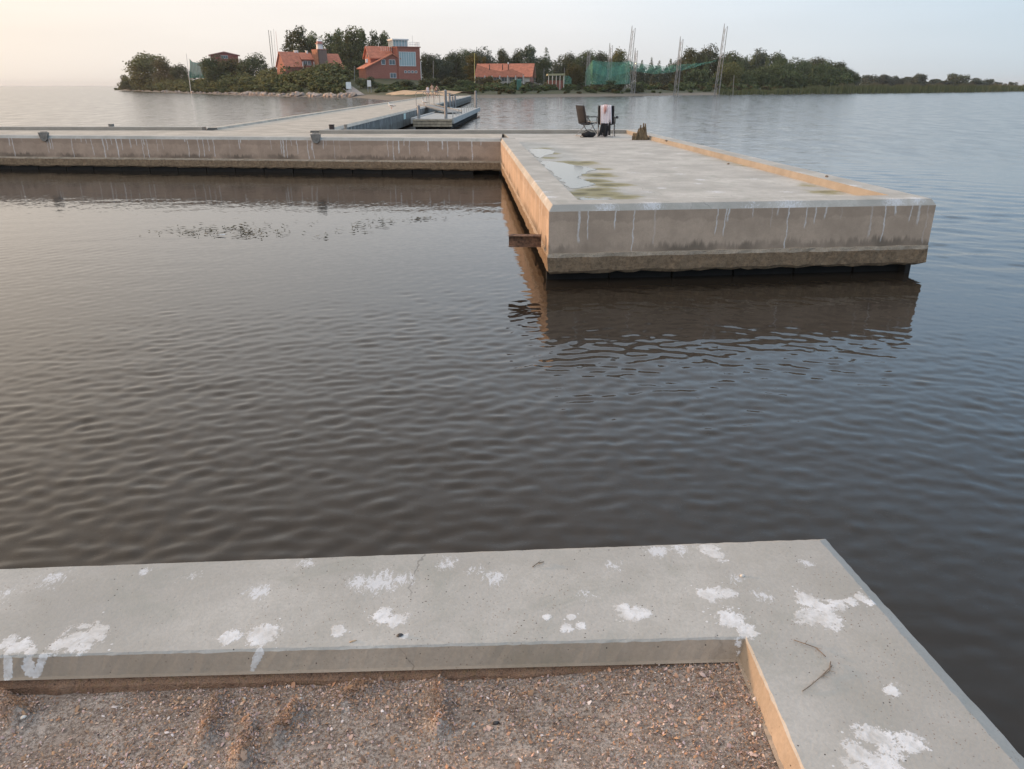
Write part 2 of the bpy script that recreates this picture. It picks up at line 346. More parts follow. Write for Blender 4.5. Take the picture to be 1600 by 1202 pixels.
def extrude(mb, path, prof, mats_i, closed=False, step=None, jit=None, inner=None):
    """profile points (inward offset, z) swept along a plan path; outward side is on the right"""
    pts = [Vector(p) for p in path]; n = len(pts); off = []
    for i in range(n):
        d0 = (pts[i] - pts[i - 1]).normalized() if i > 0 else None
        d1 = (pts[i + 1] - pts[i]).normalized() if i < n - 1 else None
        d0 = d0 or d1; d1 = d1 or d0
        n0 = Vector((d0.y, -d0.x)); n1 = Vector((d1.y, -d1.x)); b = (n0 + n1).normalized(); off.append(b / max(.3, b.dot(n0)))
    if inner: off = [(o_ - Vector(i_)) / .475 for o_, i_ in zip(pts, inner)]
    if step:                              # subdivide between the mitred rings
        q = [pts[0]]; qo = [off[0]]
        for i in range(n - 1):
            k = max(1, int((pts[i + 1] - pts[i]).length / step))
            for j in range(1, k + 1): q.append(pts[i].lerp(pts[i + 1], j / k)); qo.append(off[i].lerp(off[i + 1], j / k))
        pts, off = q, qo; n = len(pts)
    cum = [0]
    for a, b in zip(pts, pts[1:]): cum.append(cum[-1] + (b - a).length)
    K = len(prof); vs = []
    for i in range(n):
        for k, (d, z) in enumerate(prof):
            j = jit(i, k) if jit else (0, 0)
            p = pts[i] - off[i] * (d + j[0]); vs.append((p.x, p.y, z + j[1]))
    for k in range(K - 1):
        fs = []; uv = []
        for i in range(n - 1):
            a, b = i * K + k, (i + 1) * K + k
            fs.append((a, b, b + 1, a + 1)); uv.append([(cum[i], prof[k][1]), (cum[i + 1], prof[k][1]), (cum[i + 1], prof[k + 1][1]), (cum[i], prof[k + 1][1])])
        mb.add(vs, fs, mats_i[k], uv) if k == 0 else mb.f.extend([tuple(mb_base + j for j in f) for f in fs])
        if k == 0: mb_base = len(mb.v) - len(vs)
        else:
            st = len(mb.f) - len(fs)
            for t, u in enumerate(uv): mb.uv[st + t] = u
            mb.m.extend([mats_i[k]] * len(fs))
    for i in (0, n - 1):
        mb.f.append(tuple(mb_base + i * K + k for k in range(K))); mb.m.append(mats_i[0])
WALLP = [(.60, .41), (.0, .41), (.0, .985), (.055, ZT), (.46, ZT), (.485, ZD - .02), (.60, ZD - .02)]
WALLM = [0, 0, 1, 1, 2, 2]
def jitter(ax, az):
    cache = {}
    def f(i, k):
        if k in (0, 5): return (0, 0)
        if (i, k) not in cache: cache[(i, k)] = (random.uniform(-ax, ax), random.uniform(-az, az) if k in (1, 2) else random.uniform(-.006, .006))
        return cache[(i, k)]
    return f
FOOTP = [(.5, .17), (.03, .13), (-.006, .17), (-.016, .36), (-.012, .412), (.05, .43)]
def footing(path, parent, step=.12, ax=.010, az=.016):
    mb = MB(); extrude(mb, path, FOOTP, [1, 1, 1, 0, 0], step=step, jit=jitter(ax, az)); return mb.build('footing', [M_ledge, M_crust], parent)
def walls(path, parent, face, name='kerb_wall', step=None):
    mb = MB(); extrude(mb, path, WALLP, WALLM, step=step); return mb.build(name, [face, M_cap, M_inner], parent)
def planks(path, parent, wid=.92, inset=.24, mat=None):
    proto = None
    for a, b in zip(path, path[1:]):
        a = Vector(a); b = Vector(b); d = b - a; t = d.normalized(); nn = Vector((t.y, -t.x)); k = int(d.length / wid)
        for i in range(k):
            if proto is None:
                mb = MB(); mb.box((0, 0, -.1), (wid - .03, .07, .66)); proto = o = mb.build('plank', mat or M_pile, parent)
            else:
                o = proto.copy(); COL.objects.link(o)
            p = a + t * (wid * (i + .5)) - nn * (inset + random.uniform(-.012, .012)); o.location = (p.x, p.y, random.uniform(-.012, .012)); o.rotation_euler = (0, 0, math.atan2(t.y, t.x))
def slab(name, poly, z0, z1, mat, parent=None):
    mb = MB(); mb.prism([tuple(p) for p in poly], (1, 0, 0), (0, 1, 0), (0, 0, z0), (0, 0, z1 - z0)); return mb.build(name, mat, parent)
def inset_pt(p, dx, dy): return Vector((p[0] + dx, p[1] + dy))

# far pier head (right)
pier = tag(empty('concrete_pier', (3, 20, 0)), 'wide concrete pier head with puddles, kerbs and two camp chairs', 'pier')
def P0(root, o):                          # keep world-space meshes under a moved empty
    o.location = o.location - root.location; return o
far_path = [cA + (cA - cB).normalized() * .47, cB, cC, cDD, cE]
def under(root, objs):
    for o in objs: P0(root, o)
walls(far_path, pier, M_face); footing(far_path, pier)
planks([cA, cB, cC, cDD], pier)
slab('deck', [cA + Vector((.5, -.3)), cB + Vector((.45, .47)), cC + Vector((-.5, .43)), cDD + Vector((-.45, -.5)), Vector((-.3, 28.68))], .5, ZD, M_deck, pier)
slab('core', [cA + Vector((.35, .5)), cB + Vector((.33, .36)), cC + Vector((-.4, .33)), cDD + Vector((-.35, -.33)), Vector((-.3, 28.9))], -1.2, .45, M_core, pier)
for o in list(pier.children): P0(pier, o)
# cross pier (left)
cross = tag(empty('concrete_pier', (-20, 27, 0)), 'long low concrete cross pier with white streaked brown wall behind the basin', 'pier')
walls([wl, cA], cross, M_face2); footing([wl, cA], cross, .15)
planks([wl, cA], cross, .96, .10)
walls([fl0, fl1], cross, M_face2, 'kerb_wall')
slab('deck', [wl + Vector((0, .5)), Vector((-.35, 24.48)), Vector((-.35, 28.64)), Vector((-6.9, 28.62)), Vector((-6.95, 29.2)), Vector((-12.0, 30.85)), fl1 + Vector((0, -.5))], .5, ZD, M_jtop, cross)
slab('core', [wl + Vector((0, .45)), Vector((-.4, 24.4)), Vector((-.4, 28.5)), Vector((-12, 30.6)), fl1 + Vector((0, -.6))], -1.2, .45, M_core, cross)
for o in list(cross.children): P0(cross, o)
# jetty to the shore
jr0, jr1 = Vector((-6.95, 29.2)), Vector((-6.75, 134)); jl0, jl1 = Vector((-12.0, 31.2)), Vector((-13.2, 134))
jetty = tag(empty('concrete_jetty', (-9.5, 80, 0)), 'long straight concrete jetty running out from the sandy shore', 'jetty')
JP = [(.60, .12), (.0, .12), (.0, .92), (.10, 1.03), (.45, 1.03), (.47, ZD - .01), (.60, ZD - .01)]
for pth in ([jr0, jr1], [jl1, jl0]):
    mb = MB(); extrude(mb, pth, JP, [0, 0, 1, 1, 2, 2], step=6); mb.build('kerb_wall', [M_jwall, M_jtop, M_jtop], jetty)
slab('deck', [jr0 + Vector((-.4, .03)), jr1 + Vector((-.4, 0)), jl1 + Vector((.4, 0)), jl0 + Vector((.4, -.3))], .5, ZD, M_jtop, jetty)
slab('core', [jr0 + Vector((-.5, 1)), jr1 + Vector((-.5, 0)), jl1 + Vector((.5, 0)), jl0 + Vector((.5, 1))], -1.2, .45, M_core, jetty)
mb = MB(); mb.bar((-6.88, 59, .1), (-6.88, 59, 1.08), .22, .16); mb.build('fender', M_pile, jetty)
mb = MB(); mb.box((-6.915, 51.5, .72), (.05, .9, .34)); mb.build('notice_plate', plain('pale_plate', (.55, .72, .70), .5, .1), jetty)
for o in list(jetty.children): P0(jetty, o)

# near pier, underfoot
near = tag(empty('concrete_pier', (-1, 0, 0)), 'near pier corner with pale kerb splashed white round shell gravel', 'pier')
NEARP = [(.60, .3), (.0, .3), (.0, ZT - .034), (.05, ZT), (.475, ZT), (.480, ZT - .006), (.497, ZT - .060), (.507, ZT - .062)]
nF = Vector((dN.y, -dN.x)); nF = nF if nF.y > 0 else -nF
nRo = nR + nF * .042; nL2o = nL2 + nF * .042
nRi = at(1166, 994, ZT).xy; dNi = (at(0, 1024, ZT).xy - nRi).normalized(); dSi = (at(1262, 1198, ZT).xy - at(1172, 997, ZT).xy).normalized(); INN = [nRi + dSi * 6.6, nRi, nRi + dNi * 8.4]
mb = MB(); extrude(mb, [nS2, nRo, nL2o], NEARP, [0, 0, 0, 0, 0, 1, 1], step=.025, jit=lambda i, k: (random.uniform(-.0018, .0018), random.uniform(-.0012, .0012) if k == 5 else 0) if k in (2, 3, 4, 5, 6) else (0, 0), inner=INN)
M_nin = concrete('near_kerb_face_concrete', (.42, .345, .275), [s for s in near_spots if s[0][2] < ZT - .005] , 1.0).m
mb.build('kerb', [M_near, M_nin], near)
mb = MB(); extrude(mb, [nS2, nRo, nL2o], [(.60, .6), (.40, .6), (.40, ZT - .08), (.495, ZT - .066), (.513, ZT - .085), (.521, ZT - .20), (.6, ZT - .20)], [0] * 6, step=.04, jit=lambda i, k: (random.uniform(-.004, .004), 0) if k in (4, 5) else (0, 0), inner=INN); mb.build('base_course', M_soil, near)
mb = MB(); mb.prism([tuple(nR + Vector((-.24, -.30))), tuple(nS2 + Vector((-.4, 0))), (-8, -4.6), tuple(nL2 + Vector((0, -.4)))], (1, 0, 0), (0, 1, 0), (0, 0, -1.2), (0, 0, 1.95)); mb.build('core', M_core, near)
for o in list(near.children): P0(near, o)

# ------------------------------------------------------------------ shell gravel
def fbm(x, y, seed=0, octs=4, base=1.0):
    r = np.random.default_rng(seed); out = np.zeros_like(x); amp = 1.0
    for o in range(octs):
        for k in range(4):
            a = r.uniform(0, 6.28); f = base * 2 ** o * r.uniform(.7, 1.4); out = out + amp * np.sin((x * math.cos(a) + y * math.sin(a)) * f + r.uniform(0, 6.28) + 1.3 * np.sin((x * math.sin(a) - y * math.cos(a)) * f * .7 + r.uniform(0, 6)))
        amp *= .5
    return out / 4
ridges = [(345, 1110, 325, 1165, .016, .022), (395, 1150, 385, 1200, .020, .024), (470, 1125, 440, 1158, .022, .026), (688, 1085, 692, 1150, .022, .024), (590, 1080, 545, 1100, .010, .04), (10, 1100, 40, 1125, .02, .035)]
RW = [(at(a, b, .95).xy, at(c, d, .95).xy, h, s) for a, b, c, d, h, s in ridges]
def gz(x, y):
    z = np.interp(x, [-2.5, -1.4, -.3, .7], [ZT - .118, ZT - .112, ZT - .098, ZT - .066]) + .008 * fbm(x, y, 3, 4, 7)
    for a, b, h, s in RW:
        dx, dy = b.x - a.x, b.y - a.y; t = np.clip(((x - a.x) * dx + (y - a.y) * dy) / (dx * dx + dy * dy), 0, 1)
        ox = x - a.x - t * dx; oy = y - a.y - t * dy; d = np.sqrt(ox * ox + oy * oy) * (.75 + .5 * (ox > 0)); z = z + 1.7 * h * np.exp(-(d / s) ** 2) * (1 + .5 * np.sin(41 * x + 60 * y))
    return z
gx = np.concatenate([np.linspace(-8, -2.3, 20), np.arange(-2.28, 1.4, .014)]); gy = np.concatenate([np.linspace(-4.5, .85, 20), np.arange(.87, 2.1, .014)])
X, Y = np.meshgrid(gx, gy); Z = gz(X, Y); nx, ny = len(gx), len(gy)
idx = np.arange(nx * ny).reshape(ny, nx); Q = np.stack([idx[:-1, :-1], idx[:-1, 1:], idx[1:, 1:], idx[1:, :-1]], -1).reshape(-1, 4)
# keep only what lies inside the kerb
nN = Vector((dNi.y, -dNi.x)); nN = nN if nN.y > 0 else -nN; nE = Vector((-dSi.y, dSi.x)); nE = nE if nE.x > 0 else -nE
def inside(x, y, m=.47): return ((x - nRi.x) * nN.x + (y - nRi.y) * nN.y < .475 - m) & ((x - nRi.x) * nE.x + (y - nRi.y) * nE.y < .475 - m)
cx, cy = X.ravel()[Q].mean(1), Y.ravel()[Q].mean(1); Q = Q[inside(cx, cy, .45)]
m = MT('shell_sand'); n1 = m.noise(9, 5, .7); n2 = m.noise(110, 4, .75); n3 = m.noise(320, 2, .7)
c = m.mix(m.rmp(n1, .35, .68), (.46, .365, .305), (.70, .59, .51)); c = m.mix(m.rmp(n2, .42, .6, 0, .7), c, (.13, .09, .065)); c = m.mix(m.rmp(n3, .57, .7, 0, .6), c, (.42, .35, .30))
m.col(c).rough(.95); m.bump(m.math('ADD', n2, n3), 1.0, .006)
g = mesh_obj('sand', npmesh('sand', np.c_[X.ravel(), Y.ravel(), Z.ravel()], Q, [m.m], True)); tag(g, kind='structure')
# flakes of crushed shell
NF = 135000
fx = rng.uniform(-2.25, 1.2, NF); fy = rng.uniform(1.02, 2.0, NF)
dens = fbm(fx, fy, 21, 4, 5); nearw = ((fx - nRi.x) * nN.x + (fy - nRi.y) * nN.y) > -.15
nearw2 = ((fx - nRi.x) * nE.x + (fy - nRi.y) * nE.y) > -.15
keep = inside(fx, fy, .49) & (rng.random(NF) < np.clip(.50 + .75 * dens + .3 * nearw + .3 * nearw2, .10, 1)); fx, fy = fx[keep], fy[keep]
RX, RY, RH = [], [], []
for a, b, h, s_r in RW:
    k = 700; t = rng.random(k); RX.append(a.x + (b.x - a.x) * t + rng.normal(0, s_r * .75, k)); RY.append(a.y + (b.y - a.y) * t + rng.normal(0, s_r * .75, k)); RH.append(rng.uniform(0, h * .3, k) * np.clip(np.sin(t * 15 + a.x * 30) + .5, 0, 1))
ok = inside(np.concatenate(RX), np.concatenate(RY), .5); fh = np.concatenate([np.zeros(len(fx)), np.concatenate(RH)[ok]]); fx = np.concatenate([fx, np.concatenate(RX)[ok]]); fy = np.concatenate([fy, np.concatenate(RY)[ok]]); nf = len(fx)
rust = np.zeros(nf)
for a, b, h, s in RW:
    dx, dy = b.x - a.x, b.y - a.y; t = np.clip(((fx - a.x) * dx + (fy - a.y) * dy) / (dx * dx + dy * dy), 0, 1); rust = np.maximum(rust, np.exp(-(np.hypot(fx - a.x - t * dx, fy - a.y - t * dy) / (s * .8)) ** 2))
sz = np.clip(rng.lognormal(math.log(.0023), .48, nf), .0010, .0100)
kk = 5; ang = np.linspace(0, 2 * np.pi, kk, endpoint=False)[None] + rng.uniform(-.4, .4, (nf, kk)) + rng.uniform(0, 6.28, (nf, 1))
rad = sz[:, None] * rng.uniform(.65, 1.2, (nf, kk)); asp = rng.uniform(.45, 1, (nf, 1)); ro = rng.uniform(0, 6.28, (nf, 1))
u = rad * np.cos(ang); v = rad * np.sin(ang) * asp
lx, ly = u * np.cos(ro) - v * np.sin(ro), u * np.sin(ro) + v * np.cos(ro)
tx, ty = rng.normal(0, .55, (nf, 1)), rng.normal(0, .55, (nf, 1))
zc = gz(fx, fy) + fh + rng.uniform(.0005, .004, nf) + sz * .3
ring = np.stack([fx[:, None] + lx, fy[:, None] + ly, zc[:, None] + lx * tx + ly * ty - .0008], -1)
apex = np.stack([fx, fy, zc + sz * rng.uniform(.2, .6, nf)], -1)[:, None]
V = np.concatenate([ring, apex], 1).reshape(-1, 3); b6 = (np.arange(nf) * 6)[:, None, None]; i5 = np.arange(5)
T = (np.stack([i5, (i5 + 1) % 5, np.full(5, 5)], -1)[None] + b6).reshape(-1, 3)
pal = np.array([(.31, .20, .12), (.23, .15, .10), (.42, .31, .23), (.16, .115, .09), (.44, .33, .28), (.36, .21, .13), (.55, .49, .45), (.36, .28, .27), (.13, .10, .09), (.36, .26, .23)])
pc = pal[rng.choice(len(pal), nf, p=[.16, .16, .13, .15, .07, .09, .035, .1, .065, .04])] * rng.uniform(1.05, 1.85, (nf, 1)) * np.array([1.07, 1.0, .98])
rust *= np.clip(fbm(fx, fy, 77, 3, 30) + .8, 0, 1)
pc = pc * (1 - rust[:, None] * .8) + np.array([.24, .125, .062]) * rng.uniform(.5, 1.4, (nf, 1)) * rust[:, None] * .8
m = MT('shell_flakes'); at_ = m.n('ShaderNodeVertexColor', layer_name='tint'); m.col(at_.outputs[0]).rough(.65)
g = mesh_obj('shell_gravel', npmesh('shell_gravel', V, T, [m.m], False, np.repeat(pc, 6, 0)))
tag(g, 'crushed brown shell gravel filling the near pier behind the kerb', 'gravel', kind='stuff')

# whole shells and bits lying loose
M_sh = [plain('pink_shell', (.62, .47, .42), .4, .15, 60), plain('white_shell', (.66, .62, .57), .4, .15, 60), plain('tan_shell', (.52, .36, .22), .4, .2, 60), plain('dark_shell', (.05, .045, .045), .35, .3, 60)]
def shell(px, py, ln, wd, rz, mi, label, z=None, hook=0):
    n = 10; vs = [(0, 0, wd * .42)]; fs = []
    for rr, zz in ((.55, .32), (1, .03)):
        for i in range(n):
            a = 2 * math.pi * i / n; tap = 1 - .45 * max(0, math.cos(a)); vs.append((ln * .5 * rr * math.cos(a), wd * .5 * rr * math.sin(a) * tap, wd * zz + .06 * wd * math.sin(i * 3.1)))
    fs = [(0, 1 + i, 1 + (i + 1) % n) for i in range(n)] + [(1 + i, 11 + i, 11 + (i + 1) % n, 1 + (i + 1) % n) for i in range(n)]
    mb = MB(); mb.add(vs, fs); o = mb.build('seashell', M_sh[mi], smooth=True)
    so_ = o.modifiers.new('thick', 'SOLIDIFY'); so_.thickness = .0015
    p = at(px, py, .95); p = at(px, py, float(gz(np.array([p.x]), np.array([p.y]))[0]) + .002) if z is None else at(px, py, z + .001)
    o.location = p; o.rotation_euler = (random.uniform(-.3, .3), random.uniform(-.3, .3), rz); tag(o, label, 'shell', 'loose shells on the near pier'); return o
shell(1098, 1055, .026, .016, -.6, 0, 'pale oval shell lying alone near the gravel corner')
shell(492, 1064, .034, .014, .9, 0, 'pink pointed shell piece just below the middle of the kerb')
shell(590, 1058, .034, .014, .6, 1, 'white splinter of shell right of the pink pointed piece')
shell(382, 1092, .014, .012, .2, 1, 'small white shell left of the long white run down the kerb')
shell(470, 1092, .012, .011, .3, 1, 'tiny round white shell below the pink pointed piece')
shell(37, 1121, .018, .014, .3, 1, 'grey white shell in the gravel at the far left')
shell(381, 1094, .022, .012, 2.4, 2, 'tan shell at the foot of the long white run')
shell(292, 1196, .028, .012, 1.2, 2, 'orange tan shell at the bottom edge of the gravel')
shell(738, 1132, .020, .012, .4, 1, 'pale broken shell right of the rusty gravel ridge')
shell(1178, 1147, .020, .015, 1.0, 1, 'white shell beside the right kerb low in the gravel')
shell(775, 1130, .022, .014, .2, 3, 'dark shell half buried right of the rusty ridge')
shell(552, 1002, .024, .006, .5, 2, 'thin tan shell splinter on the inner edge of the kerb', ZT)
shell(625, 993, .022, .016, .2, 3, 'dark curled shell sitting on the kerb edge', ZT)
shell(1160, 900, .018, .014, .2, 1, 'small pale shell ring on the kerb corner', ZT)
# dry twigs on the right kerb
M_tw = plain('dry_twig', (.19, .15, .115), .8, .3, 30)
for lab, pts, r in (('dark thin twig lying left of the large white splash', [(1240, 1000), (1258, 1006), (1275, 1012), (1290, 1026)], .0014), ('short forked brown twig by the right kerb centre', [(1254, 1080), (1268, 1070), (1284, 1056), (1300, 1040)], .0014), ('small stalk of dry weed near the outer right edge', [(1283, 1058), (1296, 1048), (1298, 1034)], .0015), ('tiny curved stalk lying on the long kerb top', [(832, 886), (840, 880), (850, 878)], .0018)):
    mb = MB(); pp = [at(x, y, ZT + .004 + .003 * (i % 2)) for i, (x, y) in enumerate(pts)]; mb.path(pp, r, 5)
    mb.tube(pp[1], pp[1] + Vector((.012, .014, .002)), r * .7, r * .3, 4); mb.tube(pp[-2], pp[-2] + Vector((.014, -.01, .003)), r * .7, r * .3, 4); tag(mb.build('twig', M_tw), lab, 'twig')

# ------------------------------------------------------------------ water
def axis(core, lo, hi, g=1.12):
    a = list(core); st = core[1] - core[0]; left = []; x = a[0]
    while x > lo: st *= g; x -= st; left.append(x)
    st = core[-1] - core[-2]; right = []; x = a[-1]
    while x < hi: st *= g; x += st; right.append(x)
    return np.array(left[::-1] + a + right)
ax_ = axis(np.arange(-15, 14, .040), -6000, 6000); core_y = [1.9]
while core_y[-1] < 30: core_y.append(core_y[-1] + (.026 if core_y[-1] < 7 else min(.2, .028 + (core_y[-1] - 7) * .0055)))
ay_ = axis(np.array(core_y), -60, 6500, 1.13)
X, Y = np.meshgrid(ax_, ay_); Z = np.zeros_like(X)
def train(mean_deg, spread, lam0, lam1, n, slope, seed):
    r = np.random.default_rng(seed); out = np.zeros_like(X)
    for i in range(n):
        lam = math.exp(r.uniform(math.log(lam0), math.log(lam1))); k = 2 * math.pi / lam; a = R(r.normal(mean_deg, spread)); A = slope / k * math.sqrt(2 / n)
        fade = np.clip((lam / np.maximum(np.gradient(ay_), 1e-6) - 2.5) / 2, 0, 1)[:, None]
        out += A * fade * np.sin(k * (X * math.cos(a) + Y * math.sin(a)) + r.uniform(0, 6.28))
    return out
sm = lambda t: t * t * (3 - 2 * t)
wr = sm(np.clip((X + .1 * Y - .2) / 5, 0, 1)); patch = .66 + .55 * np.clip(fbm(X, Y * .8, 5, 3, .45), -1, 1)
calm = 1 - .62 * sm(np.clip((Y - 5.5) / 8, 0, 1)) * sm(np.clip((2.0 - X) / 1.5, 0, 1))
out_ = sm(np.clip((X - 5.8) / 1.6, 0, 1))
Z = (train(97, 32, .11, .25, 56, .052, 1) * (1 - .6 * wr) + train(60, 24, .12, .34, 54, .058, 2) * (.2 + .8 * wr) + train(134, 24, .11, .24, 44, .046, 3) * (1 - wr) + train(80, 60, .10, .17, 60, .048, 4) + train(100, 30, .5, 1.1, 24, .014, 9)) * patch * calm * (1 + .45 * out_) + train(66, 22, .45, 1.3, 34, .045, 7) * out_
Z *= np.clip((14.5 - X) / 3, 0, 1) * np.clip((X + 15) / 2, 0, 1) * np.clip((30 - Y) / 6, 0, 1)
nx, ny = len(ax_), len(ay_); idx = np.arange(nx * ny).reshape(ny, nx); Q = np.stack([idx[:-1, :-1], idx[:-1, 1:], idx[1:, 1:], idx[1:, :-1]], -1).reshape(-1, 4)
m = MT('lagoon_water'); m.col((.027, .021, .0155)); m.b.inputs['IOR'].default_value = 1.333
sx_ = m.n('ShaderNodeSeparateXYZ'); m.L.new(m.tc.outputs['Object'], sx_.inputs[0])
openw = m.rmp(sx_.outputs[1], 14, 34)     # rougher water outside the basin
east = m.rmp(sx_.outputs[0], 4, 9); openw = m.math('MAXIMUM', openw, m.math('MULTIPLY', east, .18))
patchy = m.rmp(m.noise(1, 5, .75, sc=(.9, .28, 1)), .3, .7, .55, 1.3)
m.rough(m.math('MULTIPLY_ADD', m.math('MULTIPLY', openw, patchy), .145, .028))
def slope(sx, sy, rz, det, ky):            # ripple slopes taken straight from vector noise (a bump would flatten out far away)
    x = m.n('ShaderNodeTexNoise'); x.inputs['Scale'].default_value = 1; x.inputs['Detail'].default_value = det; x.inputs['Roughness'].default_value = .6
    mp = m.n('ShaderNodeMapping'); mp.inputs['Scale'].default_value = (sx, sy, 1); mp.inputs['Rotation'].default_value = (0, 0, rz); m.L.new(m.tc.outputs['Object'], mp.inputs[0]); m.L.new(mp.outputs[0], x.inputs['Vector'])
    y = m.n('ShaderNodeVectorMath', operation='SUBTRACT'); m.L.new(x.outputs['Color'], y.inputs[0]); y.inputs[1].default_value = (.5, .5, .5)
    z = m.n('ShaderNodeVectorMath', operation='MULTIPLY'); m.L.new(y.outputs[0], z.inputs[0]); z.inputs[1].default_value = (.75 * ky, ky, 0); return z.outputs[0]
def vadd(a, b):
    y = m.n('ShaderNodeVectorMath', operation='ADD'); m.L.new(a, y.inputs[0]); m.L.new(b, y.inputs[1]); return y.outputs[0]
def vscale(a, k):
    y = m.n('ShaderNodeVectorMath', operation='SCALE'); m.L.new(a, y.inputs[0]); m.put(y.inputs['Scale'], k); return y.outputs[0]
gust = m.rmp(m.noise(1, 4, .6, sc=(.03, .10, 1)), .3, .7, .55, 1.15)
big = vadd(slope(2.6, 6.0, R(8), 3, .15), slope(.5, 1.6, R(-14), 3, .10))
fine = slope(10, 19, R(-8), 3, .085)
ng = m.n('ShaderNodeNewGeometry')
tot = vadd(ng.outputs['Normal'], vadd(vscale(big, m.math('MULTIPLY', m.math('MULTIPLY', openw, gust), m.rmp(sx_.outputs[1], 25, 70, 1, .3))), fine))
nz_ = m.n('ShaderNodeVectorMath', operation='NORMALIZE'); m.L.new(tot, nz_.inputs[0]); m.L.new(nz_.outputs[0], m.b.inputs['Normal'])
wat = mesh_obj('water', npmesh('water', np.c_[X.ravel(), Y.ravel(), Z.ravel()], Q, [m.m], True)); tag(wat, kind='structure')

# puddles on the far deck
M_pud = MT('puddle_water'); M_pud.col((.11, .11, .08)).rough(.08); M_pud.b.inputs['IOR'].default_value = 1.333; M_pud = M_pud.m
def puddle(pts, label):
    q = [at(760 + x / 4.706, 140 + y / 4.706, ZD + .004) for x, y in pts]; n = len(q); out = []
    for i in range(n):
        p0, p1, p2, p3 = q[i - 1], q[i], q[(i + 1) % n], q[(i + 2) % n]
        for k in range(12):
            t = k / 12; out.append(.5 * ((2 * p1) + (p2 - p0) * t + (2 * p0 - 5 * p1 + 4 * p2 - p3) * t * t + (3 * p1 - p0 - 3 * p2 + p3) * t ** 3) + Vector((random.gauss(0, .03), random.gauss(0, .02), 0)))
    mb = MB(); mb.add(out, [tuple(range(len(out)))]); o = mb.build('puddle', M_pud); tag(o, label, 'puddle')
puddle([(395, 532), (470, 528), (560, 540), (680, 562), (800, 585), (740, 605), (690, 640), (720, 668), (790, 692), (745, 712), (620, 722), (520, 640)], 'large shallow puddle on the pier deck against the left kerb')
puddle([(318, 444), (400, 436), (470, 444), (500, 462), (440, 484), (375, 502)], 'smaller puddle on the pier deck behind the large one')
puddle([(690, 793), (760, 799), (850, 803), (930, 808), (860, 814), (705, 813)], 'narrow puddle sliver at the front left of the pier deck')

# ------------------------------------------------------------------ land
H2 = EYE
shore_px = [(183, 141.2), (230, 143.3), (300, 146), (380, 148.8), (450, 151), (520, 152), (556, 152.6), (585, 155), (610, 157.2), (660, 158.5), (722, 158), (738, 153.2), (800, 153), (850, 152), (930, 151), (1000, 150), (1100, 148.8), (1200, 147.6), (1330, 146.2), (1450, 145), (1530, 144.2), (1600, 142.8), (1700, 141.5)]
shore = [at(x, y, 0).xy for x, y in shore_px]
land_poly = np.array([tuple(p) for p in shore] + [(900, 900), (900, 2200), (-40, 1500), (-120, 900), (-215, 640)])
def sdist(x, y):
    P = land_poly; n = len(P); d = np.full(x.shape, 1e9); ins = np.zeros(x.shape, bool)
    for i in range(n):
        a = P[i]; b = P[(i + 1) % n]; e = b - a; t = np.clip(((x - a[0]) * e[0] + (y - a[1]) * e[1]) / (e @ e), 0, 1); d = np.minimum(d, np.hypot(x - a[0] - t * e[0], y - a[1] - t * e[1]))
        c_ = (a[1] > y) != (b[1] > y); ins ^= c_ & (x < (b[0] - a[0]) * (y - a[1]) / (b[1] - a[1] + 1e-12) + a[0])
    return np.where(ins, d, -d)
mounds = [(-62, 240, 26, 2.4), (-38, 232, 22, 1.9), (-5, 262, 30, 1.4)]
def lz(x, y):
    d = sdist(x, y); z = np.where(d > 0, 1.7 * (1 - np.exp(-d / 9)) + .12, np.maximum(d * .12, -1)) + np.where(d > 4, .18 * fbm(x, y, 9, 3, .15), 0)
    for mx_, my_, s, h in mounds: z = z + np.where(d > 0, h * np.exp(-((x - mx_) ** 2 + (y - my_) ** 2) / s ** 2) * (1 - np.exp(-np.maximum(d, 0) / 12)), 0)
    return z
def lz1(x, y): return float(lz(np.array([float(x)]), np.array([float(y)]))[0])
lx_ = np.concatenate([np.arange(-300, -90, 6), np.arange(-90, 70, 2.5), np.arange(70, 910, 8)]); ly_ = np.concatenate([np.arange(126, 300, 2.5), np.arange(300, 560, 8), np.arange(560, 2200, 40)])
X, Y = np.meshgrid(lx_, ly_); Z = lz(X, Y); nx, ny = len(lx_), len(ly_); idx = np.arange(nx * ny).reshape(ny, nx); Q = np.stack([idx[:-1, :-1], idx[:-1, 1:], idx[1:, 1:], idx[1:, :-1]], -1).reshape(-1, 4)
Q = Q[Z.ravel()[Q].max(1) > -.6]
m = MT('shore_ground'); s_ = m.n('ShaderNodeSeparateXYZ'); m.L.new(m.tc.outputs['Object'], s_.inputs[0])
n1 = m.noise(.25, 5, .7); n2 = m.noise(1.5, 4, .7); c = m.mix(m.rmp(n1, .35, .65), (.045, .055, .022), (.085, .082, .035)); c = m.mix(m.rmp(n2, .4, .7, 0, .5), c, (.03, .035, .016))
strand = m.rmp(m.math('ADD', s_.outputs[2], m.math('MULTIPLY', n2, .3)), .55, .95, 1, 0); c = m.mix(strand, c, (.19, .16, .125))
m.col(c).rough(.95); m.bump(n2, .8, .2)
tag(mesh_obj('ground', npmesh('ground', np.c_[X.ravel(), Y.ravel(), Z.ravel()], Q, [m.m], True)), kind='structure')
